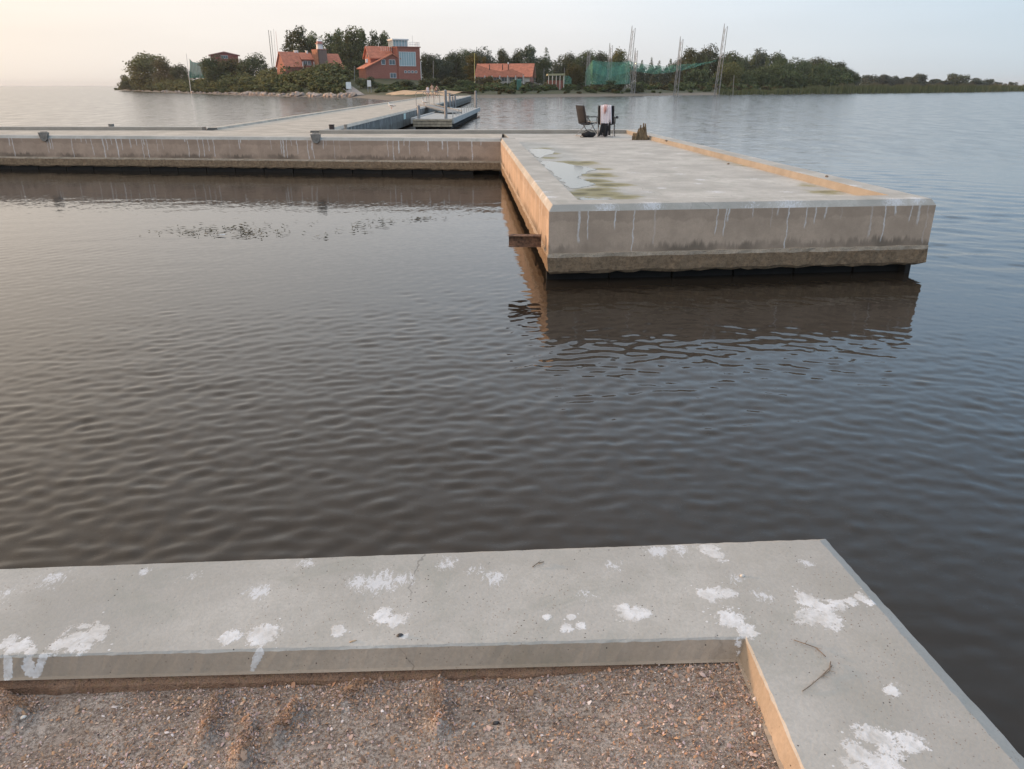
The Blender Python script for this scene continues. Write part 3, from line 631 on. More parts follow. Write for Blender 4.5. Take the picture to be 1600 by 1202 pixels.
# sunlit sand bank of the little beach
bp = [(548, 150.5), (575, 152.5), (600, 154.5), (640, 157), (690, 157)]
M_sand = plain('beach_sand', (.50, .345, .215), .95, .2, .8, bump=.1)
V = []; ns = 40
for i in range(ns):
    t = i / (ns - 1) * (len(bp) - 1); k = min(int(t), len(bp) - 2); f = t - k; px = bp[k][0] * (1 - f) + bp[k + 1][0] * f; py = bp[k][1] * (1 - f) + bp[k + 1][1] * f
    base = at(px, py, 0).xy
    for j, (dy, hz) in enumerate(((-2, -.3), (1.5, .35), (4.5, .85), (8, 1.1), (11, 1.35), (13.5, 1.5), (17, 1.4), (22, 1.0))):
        V.append((base.x + .25 * dy + random.uniform(-.3, .3), base.y + dy, hz * (.35 + .65 * min(1, i / 9)) * (1 + .05 * math.sin(i * .8)) + random.uniform(-.06, .06)))
K = 8; Q = np.array([(i * K + j, (i + 1) * K + j, (i + 1) * K + j + 1, i * K + j + 1) for i in range(ns - 1) for j in range(K - 1)])
tag(mesh_obj('sand_bank', npmesh('sand_bank', np.array(V), Q, [M_sand], True)), kind='structure')

# ------------------------------------------------------------------ trees
def foliage_mat(name, a, b, tr=.25):
    m = MT(name); g_ = m.n('ShaderNodeNewGeometry'); oi = m.n('ShaderNodeObjectInfo')
    n = m.noise(.35, 3, .6); f = m.math('ADD', m.math('MULTIPLY', g_.outputs['Random Per Island'], .6), m.math('MULTIPLY', n, .5))
    c = m.mix(m.rmp(f, .2, .9), a, b)
    hs = m.n('ShaderNodeHueSaturation'); m.L.new(c, hs.inputs['Color']); m.L.new(m.rmp(oi.outputs['Random'], 0, 1, .47, .52), hs.inputs['Hue']); m.L.new(m.rmp(oi.outputs['Random'], 0, 1, .8, 1.2), hs.inputs['Value'])
    m.col(hs.outputs[0]).rough(.7); m.b.inputs['Specular IOR Level'].default_value = .2
    tl = m.n('ShaderNodeBsdfTranslucent'); m.L.new(hs.outputs[0], tl.inputs[0]); ms = m.n('ShaderNodeMixShader'); ms.inputs[0].default_value = tr
    out = m.N['Material Output']; m.L.new(m.b.outputs[0], ms.inputs[1]); m.L.new(tl.outputs[0], ms.inputs[2]); m.L.new(ms.outputs[0], out.inputs[0])
    return m.m
FM = dict(dark=foliage_mat('dark_foliage', (.044, .058, .026), (.118, .138, .062)), olive=foliage_mat('olive_foliage', (.086, .086, .032), (.190, .176, .070)), green=foliage_mat('green_foliage', (.058, .078, .032), (.150, .172, .070)),
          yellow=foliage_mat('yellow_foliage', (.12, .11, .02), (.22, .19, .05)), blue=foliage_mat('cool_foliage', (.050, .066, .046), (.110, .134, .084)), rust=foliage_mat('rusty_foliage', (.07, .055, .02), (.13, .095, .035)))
M_bark = plain('bark', (.10, .08, .06), .9, .3, 3)
def leafcloud(blobs, n, size, seed, up=.3):
    r = np.random.default_rng(seed); B = np.array(blobs, float); wgt = (B[:, 3] * B[:, 4] * B[:, 5]) ** .7; bi = r.choice(len(B), n, p=wgt / wgt.sum())
    d = r.normal(size=(n, 3)); d /= np.linalg.norm(d, axis=1)[:, None]; rr = r.uniform(.25, 1.0, n) ** .5
    lump = 1 + .14 * np.sin(d[:, 0] * 5 + bi) * np.sin(d[:, 2] * 6 + 2 * bi) + .15 * np.sin(d[:, 1] * 9 + bi * 3)
    C = B[bi, :3] + d * B[bi, 3:6] * (rr * lump)[:, None]; C[:, 2] = np.maximum(C[:, 2], .05)
    nn = d + r.normal(0, .7, (n, 3)); nn[:, 2] += up; nn /= np.linalg.norm(nn, axis=1)[:, None]
    t = np.cross(nn, r.normal(size=(n, 3))); t /= np.linalg.norm(t, axis=1)[:, None]; b = np.cross(nn, t); s = size * r.uniform(.5, 1.35, (n, 1)); s2 = s * r.uniform(.5, .9, (n, 1))
    V = np.stack([C - t * s - b * s2 * .3, C + b * s2 - t * s * .2, C + t * s + b * s2 * .2, C - b * s2 + t * s * .15], 1).reshape(-1, 3)
    return V, np.arange(n * 4).reshape(-1, 4)
def blobs_for(kind, seed):
    r = random.Random(seed); out = []
    if kind == 'round':
        for i in range(19): a = r.uniform(0, 6.28); q = r.uniform(.1, .68) ; z = .13 + .72 * ((i + r.random()) / 19); k = 1.15 - .6 * abs(z - .5); out.append((q * .5 * k * math.cos(a) * 1.1, q * .5 * k * math.sin(a), z, r.uniform(.17, .26), r.uniform(.17, .26), r.uniform(.13, .20)))
    elif kind == 'poplar':
        for i in range(12): z = .15 + .8 * i / 11; k = (1 - abs(z - .42) * 1.25) * .5; out.append((r.uniform(-.3, .3) * k, r.uniform(-.3, .3) * k, z, .30 * k + .06, .30 * k + .06, .10))
        for i in range(5): a = r.uniform(0, 6.28); out.append((.22 * math.cos(a), .22 * math.sin(a), r.uniform(.5, .88), .07, .07, .12))
    elif kind == 'conifer':
        for i in range(10): z = .1 + .86 * i / 9; k = (1.02 - z) * .42; out.append((r.uniform(-.1, .1) * k, r.uniform(-.1, .1) * k, z, k + .03, k + .03, .075))
    else:
        for i in range(11): a = r.uniform(0, 6.28); q = r.uniform(.05, .4); z = r.uniform(.12, .74 - .5 * q); out.append((q * math.cos(a), q * math.sin(a), z, r.uniform(.13, .24), r.uniform(.13, .24), r.uniform(.14, .25)))
    return out
crown_cache = {}
def crown_mesh(kind, seed, mat):
    if (kind, seed, mat) not in crown_cache:
        n, sz = dict(round=(8000, .019), poplar=(5200, .017), conifer=(2800, .020), bush=(3600, .030))[kind]
        V, Q = leafcloud(blobs_for(kind, seed), n, sz, seed + 5); crown_cache[(kind, seed, mat)] = npmesh('crown', V, Q, [FM[mat]])
    return crown_cache[(kind, seed, mat)]
def trunk_mesh(kind, seed):
    if ('t', kind) not in crown_cache:
        mb = MB(); mb.tube((0, 0, -.03), (.005, 0, .3), .020, .014, 7); mb.tube((.005, 0, .3), (0, .01, .78), .014, .004, 6)
        for i in range(6): a = i * 1.05; z = .18 + .09 * i; mb.tube((0, 0, z), (.16 * math.cos(a), .16 * math.sin(a), z + .16), .008, .002, 5)
        o = mb.build('trunk', M_bark); crown_cache[('t', kind)] = o.data; bpy.data.objects.remove(o)
    return crown_cache[('t', kind)]
nseed = 0
def tree(kind, px, top, wpx, D, mat, label, cat='tree', group=None, base=None):
    global nseed; nseed += 1
    p = atd(px, top, D); zb = lz1(p.x, D) if base is None else base; h = p.z - zb; wd = wpx * .93 * D / F
    unit = dict(round=.82, poplar=.42, conifer=.56, bush=1.05)[kind]
    t = empty(dict(round='broadleaf_tree', poplar='poplar_tree', conifer='conifer_tree', bush='bush')[kind], (p.x, D, zb)); tag(t, label, cat, group)
    c = mesh_obj('crown', crown_mesh(kind, nseed % 3, mat), t); c.scale = (wd / unit, wd / unit, h * 1.07); c.rotation_euler = (0, 0, nseed * 1.7)
    k = mesh_obj('trunk', trunk_mesh(kind, 0), t); k.scale = (h * .9, h * .9, h * .9)
    return t
G1 = 'trees on the left end of the island'; G2 = 'poplars behind the red houses'; G3 = 'trees on the skyline behind the low house'; G4 = 'trees on the right shore'; G5 = 'bushes along the shore'
tree('round', 226, 85, 74, 392, 'olive', 'large olive tree standing at the far left end of the island', group=G1)
tree('round', 258, 93, 42, 372, 'olive', 'smaller olive tree touching the right side of the large end tree', group=G1)
tree('bush', 200, 112, 34, 415, 'olive', 'low bush at the extreme left tip of the island', 'bush', G1)
tree('round', 283, 104, 26, 340, 'dark', 'small dark tree just left of the small green net', group=G1)
tree('round', 343, 89, 50, 285, 'dark', 'dark tree in front of the red gable roof', group=G1)
tree('round', 366, 91, 40, 283, 'olive', 'dark tree covering the right half of the red gabled hut', group=G1)
tree('round', 330, 93, 34, 284, 'dark', 'lower dark tree covering the left corner of the red gabled hut', group=G1)
tree('round', 398, 86, 46, 280, 'dark', 'rounded dark tree between the red gable and the thin poles', group=G1)
tree('bush', 425, 98, 30, 262, 'dark', 'dark bush under the four thin leaning poles', 'bush', G1)
for px, top, w_, lab in ((454, 66, 22, 'short poplar at the left end above the left red roof'), (470, 50, 30, 'tall full poplar above the left red roof'), (489, 58, 24, 'poplar directly left of the white lantern'), (516, 60, 22, 'poplar directly right of the white lantern'), (531, 54, 26, 'second poplar right of the white lantern'), (547, 50, 30, 'tallest broad poplar midway between the two red houses'), (563, 53, 24, 'poplar just left of the big red house'), (584, 56, 20, 'poplar behind the upper gable of the big red house'), (599, 57, 18, 'narrow poplar left of the glass rooftop room')):
    tree('poplar', px, top, w_ * 1.25, 268 + (px % 7) * 3, 'green' if px % 2 else 'dark', lab, group=G2)
for k, px, top, w_, D, mt, lab in (('round', 668, 84, 26, 262, 'dark', 'dark tree right beside the big red house'), ('round', 688, 88, 32, 268, 'blue', 'dull green tree second to the right of the big red house'), ('round', 712, 82, 34, 275, 'dark', 'dark rounded tree left of the yellowing tree'), ('round', 735, 78, 34, 290, 'dark', 'tall dark tree behind the yellowing tree'), ('round', 757, 77, 36, 292, 'blue', 'broad dark tree over the left end of the low house roof'),
        ('poplar', 742, 88, 24, 258, 'yellow', 'yellowing tree left of the low house'), ('round', 787, 77, 24, 285, 'dark', 'dark pointed tree over the middle of the low roof'), ('round', 806, 80, 28, 288, 'dark', 'dark tree over the right half of the low roof'), ('poplar', 829, 76, 26, 280, 'blue', 'tall tree behind the right gable of the low house'), ('conifer', 854, 79, 20, 285, 'dark', 'slim dark conifer behind the pavilion'), ('round', 842, 92, 28, 270, 'dark', 'lower tree between the low house gable and the pavilion'),
        ('round', 887, 84, 30, 300, 'dark', 'dark tree behind the pavilion to its right'), ('round', 912, 80, 30, 296, 'dark', 'dark tree behind the left edge of the large green net'), ('round', 895, 100, 26, 226, 'rust', 'rust tinged tree between the pavilion and the large green net'), ('round', 937, 82, 30, 300, 'dark', 'dark tree behind the large green net left of the short mast'), ('round', 966, 78, 30, 285, 'olive', 'tall olive tree between the short mast and the tallest left mast')):
    tree(k, px, top, w_ * 1.15, D, mt, lab, group=G3)
for i, (px, top, lab) in enumerate(((1003, 97, 'small far conifer just right of the middle mast'), (1018, 94, 'small far conifer, tallest in the gap between the masts'), (1030, 98, 'small far conifer in the gap, third from the left'), (1048, 95, 'small far conifer left of the two legged mast'))):
    tree('conifer', px, top, 16, 380, 'dark', lab, group=G4)
for k, px, top, w_, D, mt, lab in (('round', 1066, 92, 22, 330, 'dark', 'dark tree directly behind the two legged mast'), ('round', 1086, 76, 34, 310, 'dark', 'tall dark tree right of the two legged mast'), ('round', 1110, 73, 36, 312, 'dark', 'highest dark tree behind the tallest right mast'), ('round', 1145, 82, 36, 318, 'dark', 'dark tree just right of the tallest right mast'), ('round', 1143, 98, 40, 275, 'olive', 'lighter olive tree in front of the wood right of the right mast'), ('round', 1180, 80, 40, 330, 'blue', 'broad dark tree at the top of the right wood'), ('round', 1212, 83, 38, 335, 'dark', 'dark tree where the right wood starts to slope down'), ('round', 1197, 102, 42, 285, 'green', 'rounded green tree standing out of the right wood'),
        ('round', 1240, 93, 40, 345, 'dark', 'dark tree in the dip of the right wood'), ('round', 1275, 91, 44, 350, 'dark', 'broad dark tree on the long slope of the right wood'), ('round', 1306, 98, 36, 352, 'dark', 'dark tree near the right end of the wood'), ('round', 1326, 108, 24, 352, 'dark', 'last low tree at the right end of the wood'), ('bush', 1278, 118, 16, 330, 'green', 'small green bush under the long slope of the right wood'),
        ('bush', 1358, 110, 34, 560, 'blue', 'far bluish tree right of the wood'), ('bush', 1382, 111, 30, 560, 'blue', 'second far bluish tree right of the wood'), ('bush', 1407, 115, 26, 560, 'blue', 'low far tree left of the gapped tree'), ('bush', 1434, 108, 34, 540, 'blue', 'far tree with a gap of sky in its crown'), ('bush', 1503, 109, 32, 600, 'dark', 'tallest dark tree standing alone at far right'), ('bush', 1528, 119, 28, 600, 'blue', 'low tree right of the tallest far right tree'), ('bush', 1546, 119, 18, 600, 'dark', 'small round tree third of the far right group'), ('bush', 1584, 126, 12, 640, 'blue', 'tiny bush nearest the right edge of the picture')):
    tree(k, px, top, w_ * 1.15, D, mt, lab, 'bush' if 'bush' in lab else 'tree', group=G4)
for px, top, w_, D, mt, lab in ((571, 116, 34, 205, 'dark', 'dark rounded bush between the two white notice boards'), (640, 120, 40, 196, 'dark', 'dark bush at the left end of the hedge behind the bathers'), (668, 117, 42, 200, 'dark', 'tall dark bush of the hedge above the bathers'), (700, 116, 42, 204, 'dark', 'dark bush of the hedge right of the bathers'), (727, 120, 34, 206, 'green', 'bush at the right end of the hedge'), (756, 114, 30, 212, 'olive', 'olive bush in front of the low house'), (958, 121, 46, 218, 'dark', 'dark bush at the foot of the large green net'), (994, 126, 30, 220, 'dark', 'low dark bush right of the large green net'), (530, 122, 30, 222, 'dark', 'dark bush below the brick lantern tower'), (505, 124, 28, 222, 'green', 'green bush left below the brick lantern tower')):
    tree('bush', px, top, w_, D, mt, lab, 'bush', G5)
# woods and scrub that read as one mass
def mass(name, items, mat, label, cat, leaf, dens=1.0):
    Vs = []; Qs = []; b = 0
    for i, (x, y, h, wd, kind, sd_) in enumerate(items):
        z0 = lz1(x, y); V, Q = leafcloud(blobs_for(kind, sd_), int(dens * (620 if kind != 'bush' else 230)), leaf / max(h, 1), sd_)
        unit = dict(round=.82, poplar=.42, conifer=.56, bush=1.05)[kind]; V = V * np.array([wd / unit, wd / unit, h]) + np.array([x, y, z0]); Vs.append(V); Qs.append(Q + b); b += len(V)
    o = mesh_obj(name, npmesh(name, np.concatenate(Vs), np.concatenate(Qs), [FM[mat]])); tag(o, label, cat, kind='stuff'); return o
def rowitems(x0, x1, step, tops, D0, D1, kinds, wj=1.2):
    it = []; px = x0
    while px < x1:
        D = random.uniform(D0, D1); top = np.interp(px, [t[0] for t in tops], [t[1] for t in tops]) + random.uniform(-2, 5); p = atd(px, top, D); z0 = lz1(p.x, D); h = max(1.0, p.z - z0); it.append((p.x, D, h, step * 2.2 * wj * .93 * D / F * random.uniform(.8, 1.3), random.choice(kinds), random.randrange(1000))); px += step * random.uniform(.6, 1.3)
    return it
it = rowitems(1075, 1332, 5, [(1075, 86), (1130, 85), (1200, 85), (1240, 95), (1290, 94), (1332, 110)], 290, 345, ['round']) + rowitems(1080, 1330, 6, [(1080, 108), (1200, 106), (1330, 118)], 268, 300, ['round', 'bush'])
mass('woodland', it, 'dark', 'dark mixed wood rising behind the reeds on the right shore', 'woodland', .42)
it = rowitems(655, 990, 6, [(655, 93), (720, 88), (800, 86), (880, 88), (990, 90)], 285, 320, ['round']) + rowitems(985, 1080, 5, [(985, 101), (1080, 98)], 330, 370, ['round', 'conifer'])
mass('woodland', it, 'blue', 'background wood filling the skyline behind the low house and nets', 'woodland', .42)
it = rowitems(1335, 1480, 6, [(1335, 118), (1400, 120), (1480, 124)], 560, 620, ['bush', 'round']) + rowitems(1480, 1560, 6, [(1480, 124), (1560, 124)], 600, 640, ['bush'])
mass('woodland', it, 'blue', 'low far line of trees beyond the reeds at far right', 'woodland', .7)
it = rowitems(445, 612, 5, [(445, 78), (470, 60), (495, 68), (520, 66), (612, 66)], 272, 300, ['poplar', 'round'])
mass('woodland', it, 'green', 'poplar wood filling in behind the red houses', 'woodland', .40)
def belt(x0, x1, n, depth, h0, h1, mat, label, seed, lift=None):
    random.seed(seed); it = []
    for i in range(n):
        px = random.uniform(x0, x1); k = max(j for j in range(len(shore_px) - 1) if shore_px[j][0] <= px); f = (px - shore_px[k][0]) / (shore_px[k + 1][0] - shore_px[k][0]); s = shore[k].lerp(shore[k + 1], f)
        q = random.random() ** .8; d = 4.2 + q * depth; dirv = s.normalized(); p = s + dirv * d; h = (h0 + (h1 - h0) * q) * random.uniform(.5, 1.15); it.append((p.x, p.y, h, h * random.uniform(1.0, 2.0), 'bush', random.randrange(1000)))
    return it
mass('scrub', belt(184, 545, 260, 44, 1.2, 6.4, 0, 0, 3), 'olive', 'olive scrub covering the island slope above the boulders', 'scrub', .30, 1.1)
mass('scrub', belt(300, 540, 130, 38, 1.3, 6.6, 0, 0, 4), 'green', 'greener scrub mixed through the island slope', 'scrub', .30, 1.1)
mass('scrub', belt(738, 1330, 230, 26, .7, 2.4, 0, 0, 5), 'green', 'low green scrub along the right shore', 'scrub', .28)
mass('scrub', belt(740, 1330, 120, 30, .8, 2.6, 0, 0, 6), 'olive', 'olive tufts among the low scrub of the right shore', 'scrub', .28)
it = [(x, y, h * .8, w__, k, s) for x, y, h, w__, k, s in rowitems(590, 740, 4, [(590, 138), (660, 136), (740, 138)], 184, 200, ['bush'])] + rowitems(590, 740, 4, [(590, 134), (740, 133)], 194, 215, ['bush'])
mass('scrub', it, 'green', 'rough green bank between the sand and the big red house', 'scrub', .26)
# reeds
m = MT('reed_stalks'); g_ = m.n('ShaderNodeNewGeometry'); s_ = m.n('ShaderNodeSeparateXYZ'); m.L.new(m.tc.outputs['Object'], s_.inputs[0])
c = m.mix(m.rmp(g_.outputs['Random Per Island'], 0, 1), (.085, .098, .036), (.165, .160, .065)); c = m.mix(m.rmp(s_.outputs[2], 2.0, 3.4, 0, .75), c, (.15, .105, .07)); m.col(c).rough(.9)
NRD = 16000; V = np.zeros((NRD, 3, 3)); ppx = rng.uniform(1120, 1690, NRD)
sx = np.array([s[0] for s in shore_px]); SX = np.array([p.x for p in shore]); SY = np.array([p.y for p in shore])
bx, by = np.interp(ppx, sx, SX), np.interp(ppx, sx, SY); dd = rng.uniform(-1.5, 16, NRD) * np.clip((ppx - 1110) / 120, .25, 1); nrm_ = np.hypot(bx, by); bx += bx / nrm_ * dd; by += by / nrm_ * dd
hh = rng.uniform(2.1, 3.3, NRD) * np.clip((ppx - 1100) / 220, .45, 1) * (1 + .12 * np.sin(ppx * .13) + .08 * np.sin(ppx * .37)); wq = rng.uniform(.10, .24, NRD); an = rng.uniform(-.7, .7, NRD)
V[:, 0] = np.c_[bx - wq * np.cos(an), by - wq * np.sin(an), np.zeros(NRD)]; V[:, 1] = np.c_[bx + wq * np.cos(an), by + wq * np.sin(an), np.zeros(NRD)]; V[:, 2] = np.c_[bx + rng.normal(0, .3, NRD), by + rng.normal(0, .3, NRD), hh + .1]
tag(mesh_obj('reeds', npmesh('reeds', V.reshape(-1, 3), np.arange(NRD * 3).reshape(-1, 3), [m.m])), 'long belt of brown topped green reeds along the right shore', 'reeds', kind='stuff')
# boulders on the island shore
M_rock = MT('shore_rock'); oi = M_rock.n('ShaderNodeObjectInfo'); n = M_rock.noise(2.5, 5, .7)
c = M_rock.mix(M_rock.rmp(oi.outputs['Random'], 0, 1), (.30, .25, .22), (.55, .43, .36)); c = M_rock.mix(M_rock.rmp(n, .45, .7, 0, .6), c, (.12, .10, .09)); M_rock.col(c).rough(.9).bump(n, .8, .1); M_rock = M_rock.m
rocks = []
for k in range(4):
    bm = bmesh.new(); bmesh.ops.create_icosphere(bm, subdivisions=2, radius=.5); r_ = random.Random(k)
    for v in bm.verts: v.co *= 1 + r_.uniform(-.22, .2); v.co.z *= .75
    me = bpy.data.meshes.new('boulder'); bm.to_mesh(me); bm.free(); me.materials.append(M_rock); rocks.append(me)
random.seed(5)
for i in range(110):
    px = 200 + 358 * random.random() ** .62; k = max(j for j in range(len(shore_px) - 1) if shore_px[j][0] <= px); f = (px - shore_px[k][0]) / (shore_px[k + 1][0] - shore_px[k][0]); s = shore[k].lerp(shore[k + 1], f); p = s + s.normalized() * random.uniform(-.6, 3.2)
    o = mesh_obj('boulder', rocks[i % 4]); sc_ = random.uniform(.6, 1.6) * (1 if px > 380 else .8); o.scale = (sc_ * random.uniform(.9, 1.4), sc_, sc_ * random.uniform(.8, 1.2)); o.location = (p.x, p.y, max(.1, lz1(p.x, p.y)) + .12 * sc_); o.rotation_euler = (random.uniform(-.4, .4), random.uniform(-.4, .4), random.uniform(0, 6))
    tag(o, 'pale reddish boulder lying at the waterline below the island scrub', 'boulder', 'boulders along the island shore')

# ------------------------------------------------------------------ buildings
def tiles(name, c, ang=0):
    m = MT(name); n = m.noise(1.2, 4, .6); wv_ = m.n('ShaderNodeTexWave', wave_type='BANDS', bands_direction='X'); wv_.inputs['Scale'].default_value = 1.1; wv_.inputs['Distortion'].default_value = .3; m.L.new(m.tc.outputs['Object'], wv_.inputs['Vector'])
    q = m.mix(m.rmp(n, .3, .7), tuple(x * .8 for x in c), tuple(x * 1.15 for x in c)); q = m.mix(m.rmp(wv_.outputs['Fac'], .0, .35, .25, 0), q, tuple(x * .5 for x in c)); m.col(q).rough(.8); m.bump(wv_.outputs['Fac'], .5, .05); return m.m
def brick(name, c):
    m = MT(name); b = m.n('ShaderNodeTexBrick'); b.inputs['Scale'].default_value = 2.2; b.inputs['Mortar Size'].default_value = .012
    b.inputs['Color1'].default_value = (*c, 1); b.inputs['Color2'].default_value = (c[0] * .78, c[1] * .75, c[2] * .75, 1); b.inputs['Mortar'].default_value = (c[0] * .9, c[1] * 1.2, c[2] * 1.3, 1)
    mp = m.n('ShaderNodeMapping'); mp.inputs['Rotation'].default_value = (R(90), 0, 0); m.L.new(m.tc.outputs['Object'], mp.inputs[0]); m.L.new(mp.outputs[0], b.inputs['Vector'])
    n = m.noise(.8, 4, .6); m.col(m.mix(m.rmp(n, .3, .7, 0, .3), b.outputs[0], tuple(x * .6 for x in c))).rough(.9); return m.m
M_tile = tiles('orange_roof_tiles', (.54, .19, .115)); M_brick = brick('red_brick', (.40, .145, .105)); M_brick2 = brick('shaded_brick', (.24, .165, .14))  # second brick is the lantern tower's, with its shaded tone put into the colour
M_white = plain('white_paint', (.74, .72, .70), .5, .06); M_glass = MT('window_glass'); M_glass.col((.10, .14, .16)).rough(.08); M_glass = M_glass.m
M_pane = MT('pale_glass'); M_pane.col((.34, .45, .47)).rough(.12); M_pane = M_pane.m; M_dark = plain('dark_timber', (.05, .035, .03), .8); M_metal = plain('galvanised_steel', (.28, .275, .275), .5, .12, 3, .3); M_plast = plain('white_plaster', (.62, .58, .52), .9, .1)
def window(root, c, wd, hg, nx_=2, glass=None, fr=.09):      # faces local -y
    mb = MB(); x, y, z = c
    for s in (-1, 1): mb.box((x + s * (wd / 2 - fr / 2), y - .05, z), (fr, .12, hg)); mb.box((x, y - .05, z + s * (hg / 2 - fr / 2)), (wd - 2 * fr, .12, fr))
    for i in range(1, nx_): mb.box((x - wd / 2 + wd * i / nx_, y - .045, z), (fr * .7, .09, hg - 2 * fr))
    f = mb.build('window', M_white, root)
    mb = MB(); mb.box((x, y - .012, z), (wd - 2 * fr, .02, hg - 2 * fr)); mb.build('pane', glass or M_glass, f); return f
def gable(root, x0, x1, y0, y1, z0, ze, zr, wallm, roofm, over=.35, ridge='x', th=.18, white=True):
    """block with a ridge along local x or y"""
    if ridge == 'x':
        ym = (y0 + y1) / 2; mb = MB(); mb.prism([(y0, z0), (y1, z0), (y1, ze), (ym, zr), (y0, ze)], (0, 1, 0), (0, 0, 1), (x0, 0, 0), (x1 - x0, 0, 0)); mb.build('wall', wallm, root)
        sl = (zr - ze) / (ym - y0); mb = MB()
        mb.prism([(y0 - over, ze - over * sl), (ym, zr + .02), (y1 + over, ze - over * sl), (y1 + over, ze - over * sl + th), (ym, zr + th + .06), (y0 - over, ze - over * sl + th)], (0, 1, 0), (0, 0, 1), (x0 - over, 0, 0), (x1 - x0 + 2 * over, 0, 0)); rf = mb.build('roof', roofm, root)
    else:
        xm = (x0 + x1) / 2; mb = MB(); mb.prism([(x0, z0), (x1, z0), (x1, ze), (xm, zr), (x0, ze)], (1, 0, 0), (0, 0, 1), (0, y0, 0), (0, y1 - y0, 0)); mb.build('wall', wallm, root)
        sl = (zr - ze) / (xm - x0); mb = MB()
        mb.prism([(x0 - over, ze - over * sl), (xm, zr + .02), (x1 + over, ze - over * sl), (x1 + over, ze - over * sl + th), (xm, zr + th + .06), (x0 - over, ze - over * sl + th)], (1, 0, 0), (0, 0, 1), (0, y0 - over, 0), (0, y1 - y0 + 2 * over, 0)); rf = mb.build('roof', roofm, root)
    return rf
# big red house with the glazed stair tower
D2 = 228; k2 = .93 * D2 / F
o2 = atd(573, 126, D2); zg = lz1(o2.x, D2) - .6
b2 = tag(empty('red_house', (o2.x, D2, zg), R(26)), 'big red brick house with orange roof, glazed tower and glass rooftop room', 'house')
def LX(px): return (px - 573) * k2 / .95
def LZ(py): return atd(573, py, D2).z - zg
mb = MB(); mb.prism([(0, 0), (LX(625), 0), (LX(625), LZ(91.5)), (LX(614), LZ(84.5)), (0, LZ(106))], (1, 0, 0), (0, 0, 1), (0, 0, 0), (0, 7.6, 0)); mb.build('wall', M_brick, b2)
mb = MB(); mb.prism([(-.5, LZ(106) - .28), (LX(614), LZ(84.5) + .03), (LX(627), LZ(92.5)), (LX(627), LZ(92.5) + .22), (LX(614), LZ(84.5) + .32), (-.5, LZ(106) - .03)], (1, 0, 0), (0, 0, 1), (0, -.5, 0), (0, 8.6, 0)); mb.build('roof', M_tile, b2)
# upper gable facing left, ridge running right
gx0, gx1 = LX(584), LX(620)
mb = MB(); mb.prism([(2.2, LZ(100)), (7.8, LZ(100)), (7.8, LZ(88)), (5.0, LZ(72.5)), (2.2, LZ(88))], (0, 1, 0), (0, 0, 1), (gx0, 0, 0), (gx1 - gx0, 0, 0)); d = mb.build('dormer', M_brick, b2)
mb = MB(); mb.prism([(1.6, LZ(91.5)), (5.0, LZ(72.5) + .03), (8.4, LZ(91.5)), (8.4, LZ(91.5) + .3), (5.0, LZ(72.5) + .32), (1.6, LZ(91.5) + .3)], (0, 1, 0), (0, 0, 1), (gx0 - .5, 0, 0), (gx1 - gx0 + .5, 0, 0)); mb.build('roof', M_tile, d)
mb = MB(); mb.box((gx0 - .03, 5.0, LZ(84)), (.08, .8, 1.5)); mb.build('pane', M_glass, d)
mb = MB(); mb.bar((gx0 - 1.4, 1.2, LZ(98)), (gx0 - 1.4, 1.2, LZ(92)), .5); mb.build('chimney', M_white, b2)
tx0, tx1 = LX(622), LX(657)
mb = MB(); mb.box(((tx0 + tx1) / 2, 3.6, LZ(73) / 2), (tx1 - tx0, 8.0, LZ(73))); mb.build('tower', M_brick, b2)
mb = MB(); mb.box(((tx0 + tx1) / 2, 3.6, LZ(73) + .12), (tx1 - tx0 + .5, 8.5, .24)); mb.build('cornice', M_brick, b2)
window(b2, ((LX(624) + LX(650)) / 2, -.4, (LZ(80) + LZ(103)) / 2), LX(650) - LX(624), LZ(80) - LZ(103), 7, M_pane, .12)
for px in (633, 638.5, 644, 649.5): window(b2, (LX(px), -.4, LZ(112)), .75, .62, 1)
for px, py in ((600, 97), (613.5, 97), (614, 118)): window(b2, (LX(px), 0, LZ(py)), LX(10 + 573) * (.62 if px == 600 else .95), 1.35, 1 if px == 600 else 2)
hx0, hx1 = LX(617), LX(640); pt = LZ(73) + .24
ph = MB(); ph.box(((hx0 + hx1) / 2, 2.4, LZ(60.5)), (hx1 - hx0 + .5, 4.6, .35)); rr = ph.build('rooftop_room', M_white, b2)
ph = MB(); ph.box(((hx0 + hx1) / 2, 2.4, (pt + LZ(61.5)) / 2), (hx1 - hx0 - .3, 3.8, LZ(61.5) - pt)); ph.build('pane', M_pane, rr)
ph = MB()
for i in range(6): x = hx0 + (hx1 - hx0) * i / 5; ph.box((x, .45, (pt + LZ(61.5)) / 2), (.14, .14, LZ(61.5) - pt))
for i in range(1, 4): ph.box((hx0 + .02, .45 + i * 1.3, (pt + LZ(61.5)) / 2), (.2, .14, LZ(61.5) - pt))
ph.build('frame', M_white, rr)
rl = MB(); xs = [LX(641) + (tx1 - LX(641)) * i / 6 for i in range(7)]
for x in xs: rl.bar((x, -.3, pt), (x, -.3, pt + 1.15), .07)
for z in (.55, 1.12): rl.bar((xs[0], -.3, pt + z), (xs[-1], -.3, pt + z), .07)
for y in (0.7, 1.8, 3.0): rl.bar((xs[-1], y, pt), (xs[-1], y, pt + 1.15), .07)
rl.bar((xs[-1], -.3, pt + 1.12), (xs[-1], 3.2, pt + 1.12), .07); xl = [LX(600) + (LX(616) - LX(600)) * i / 5 for i in range(6)]
for x in xl: rl.bar((x, 1.4, LZ(79)), (x, 1.4, LZ(71)), .06)
rl.build('railing', M_white, b2)
mb = MB(); mb.bar((tx1 + .12, -.35, 0), (tx1 + .12, -.35, LZ(95)), .18); mb.build('downpipe', M_white, b2)
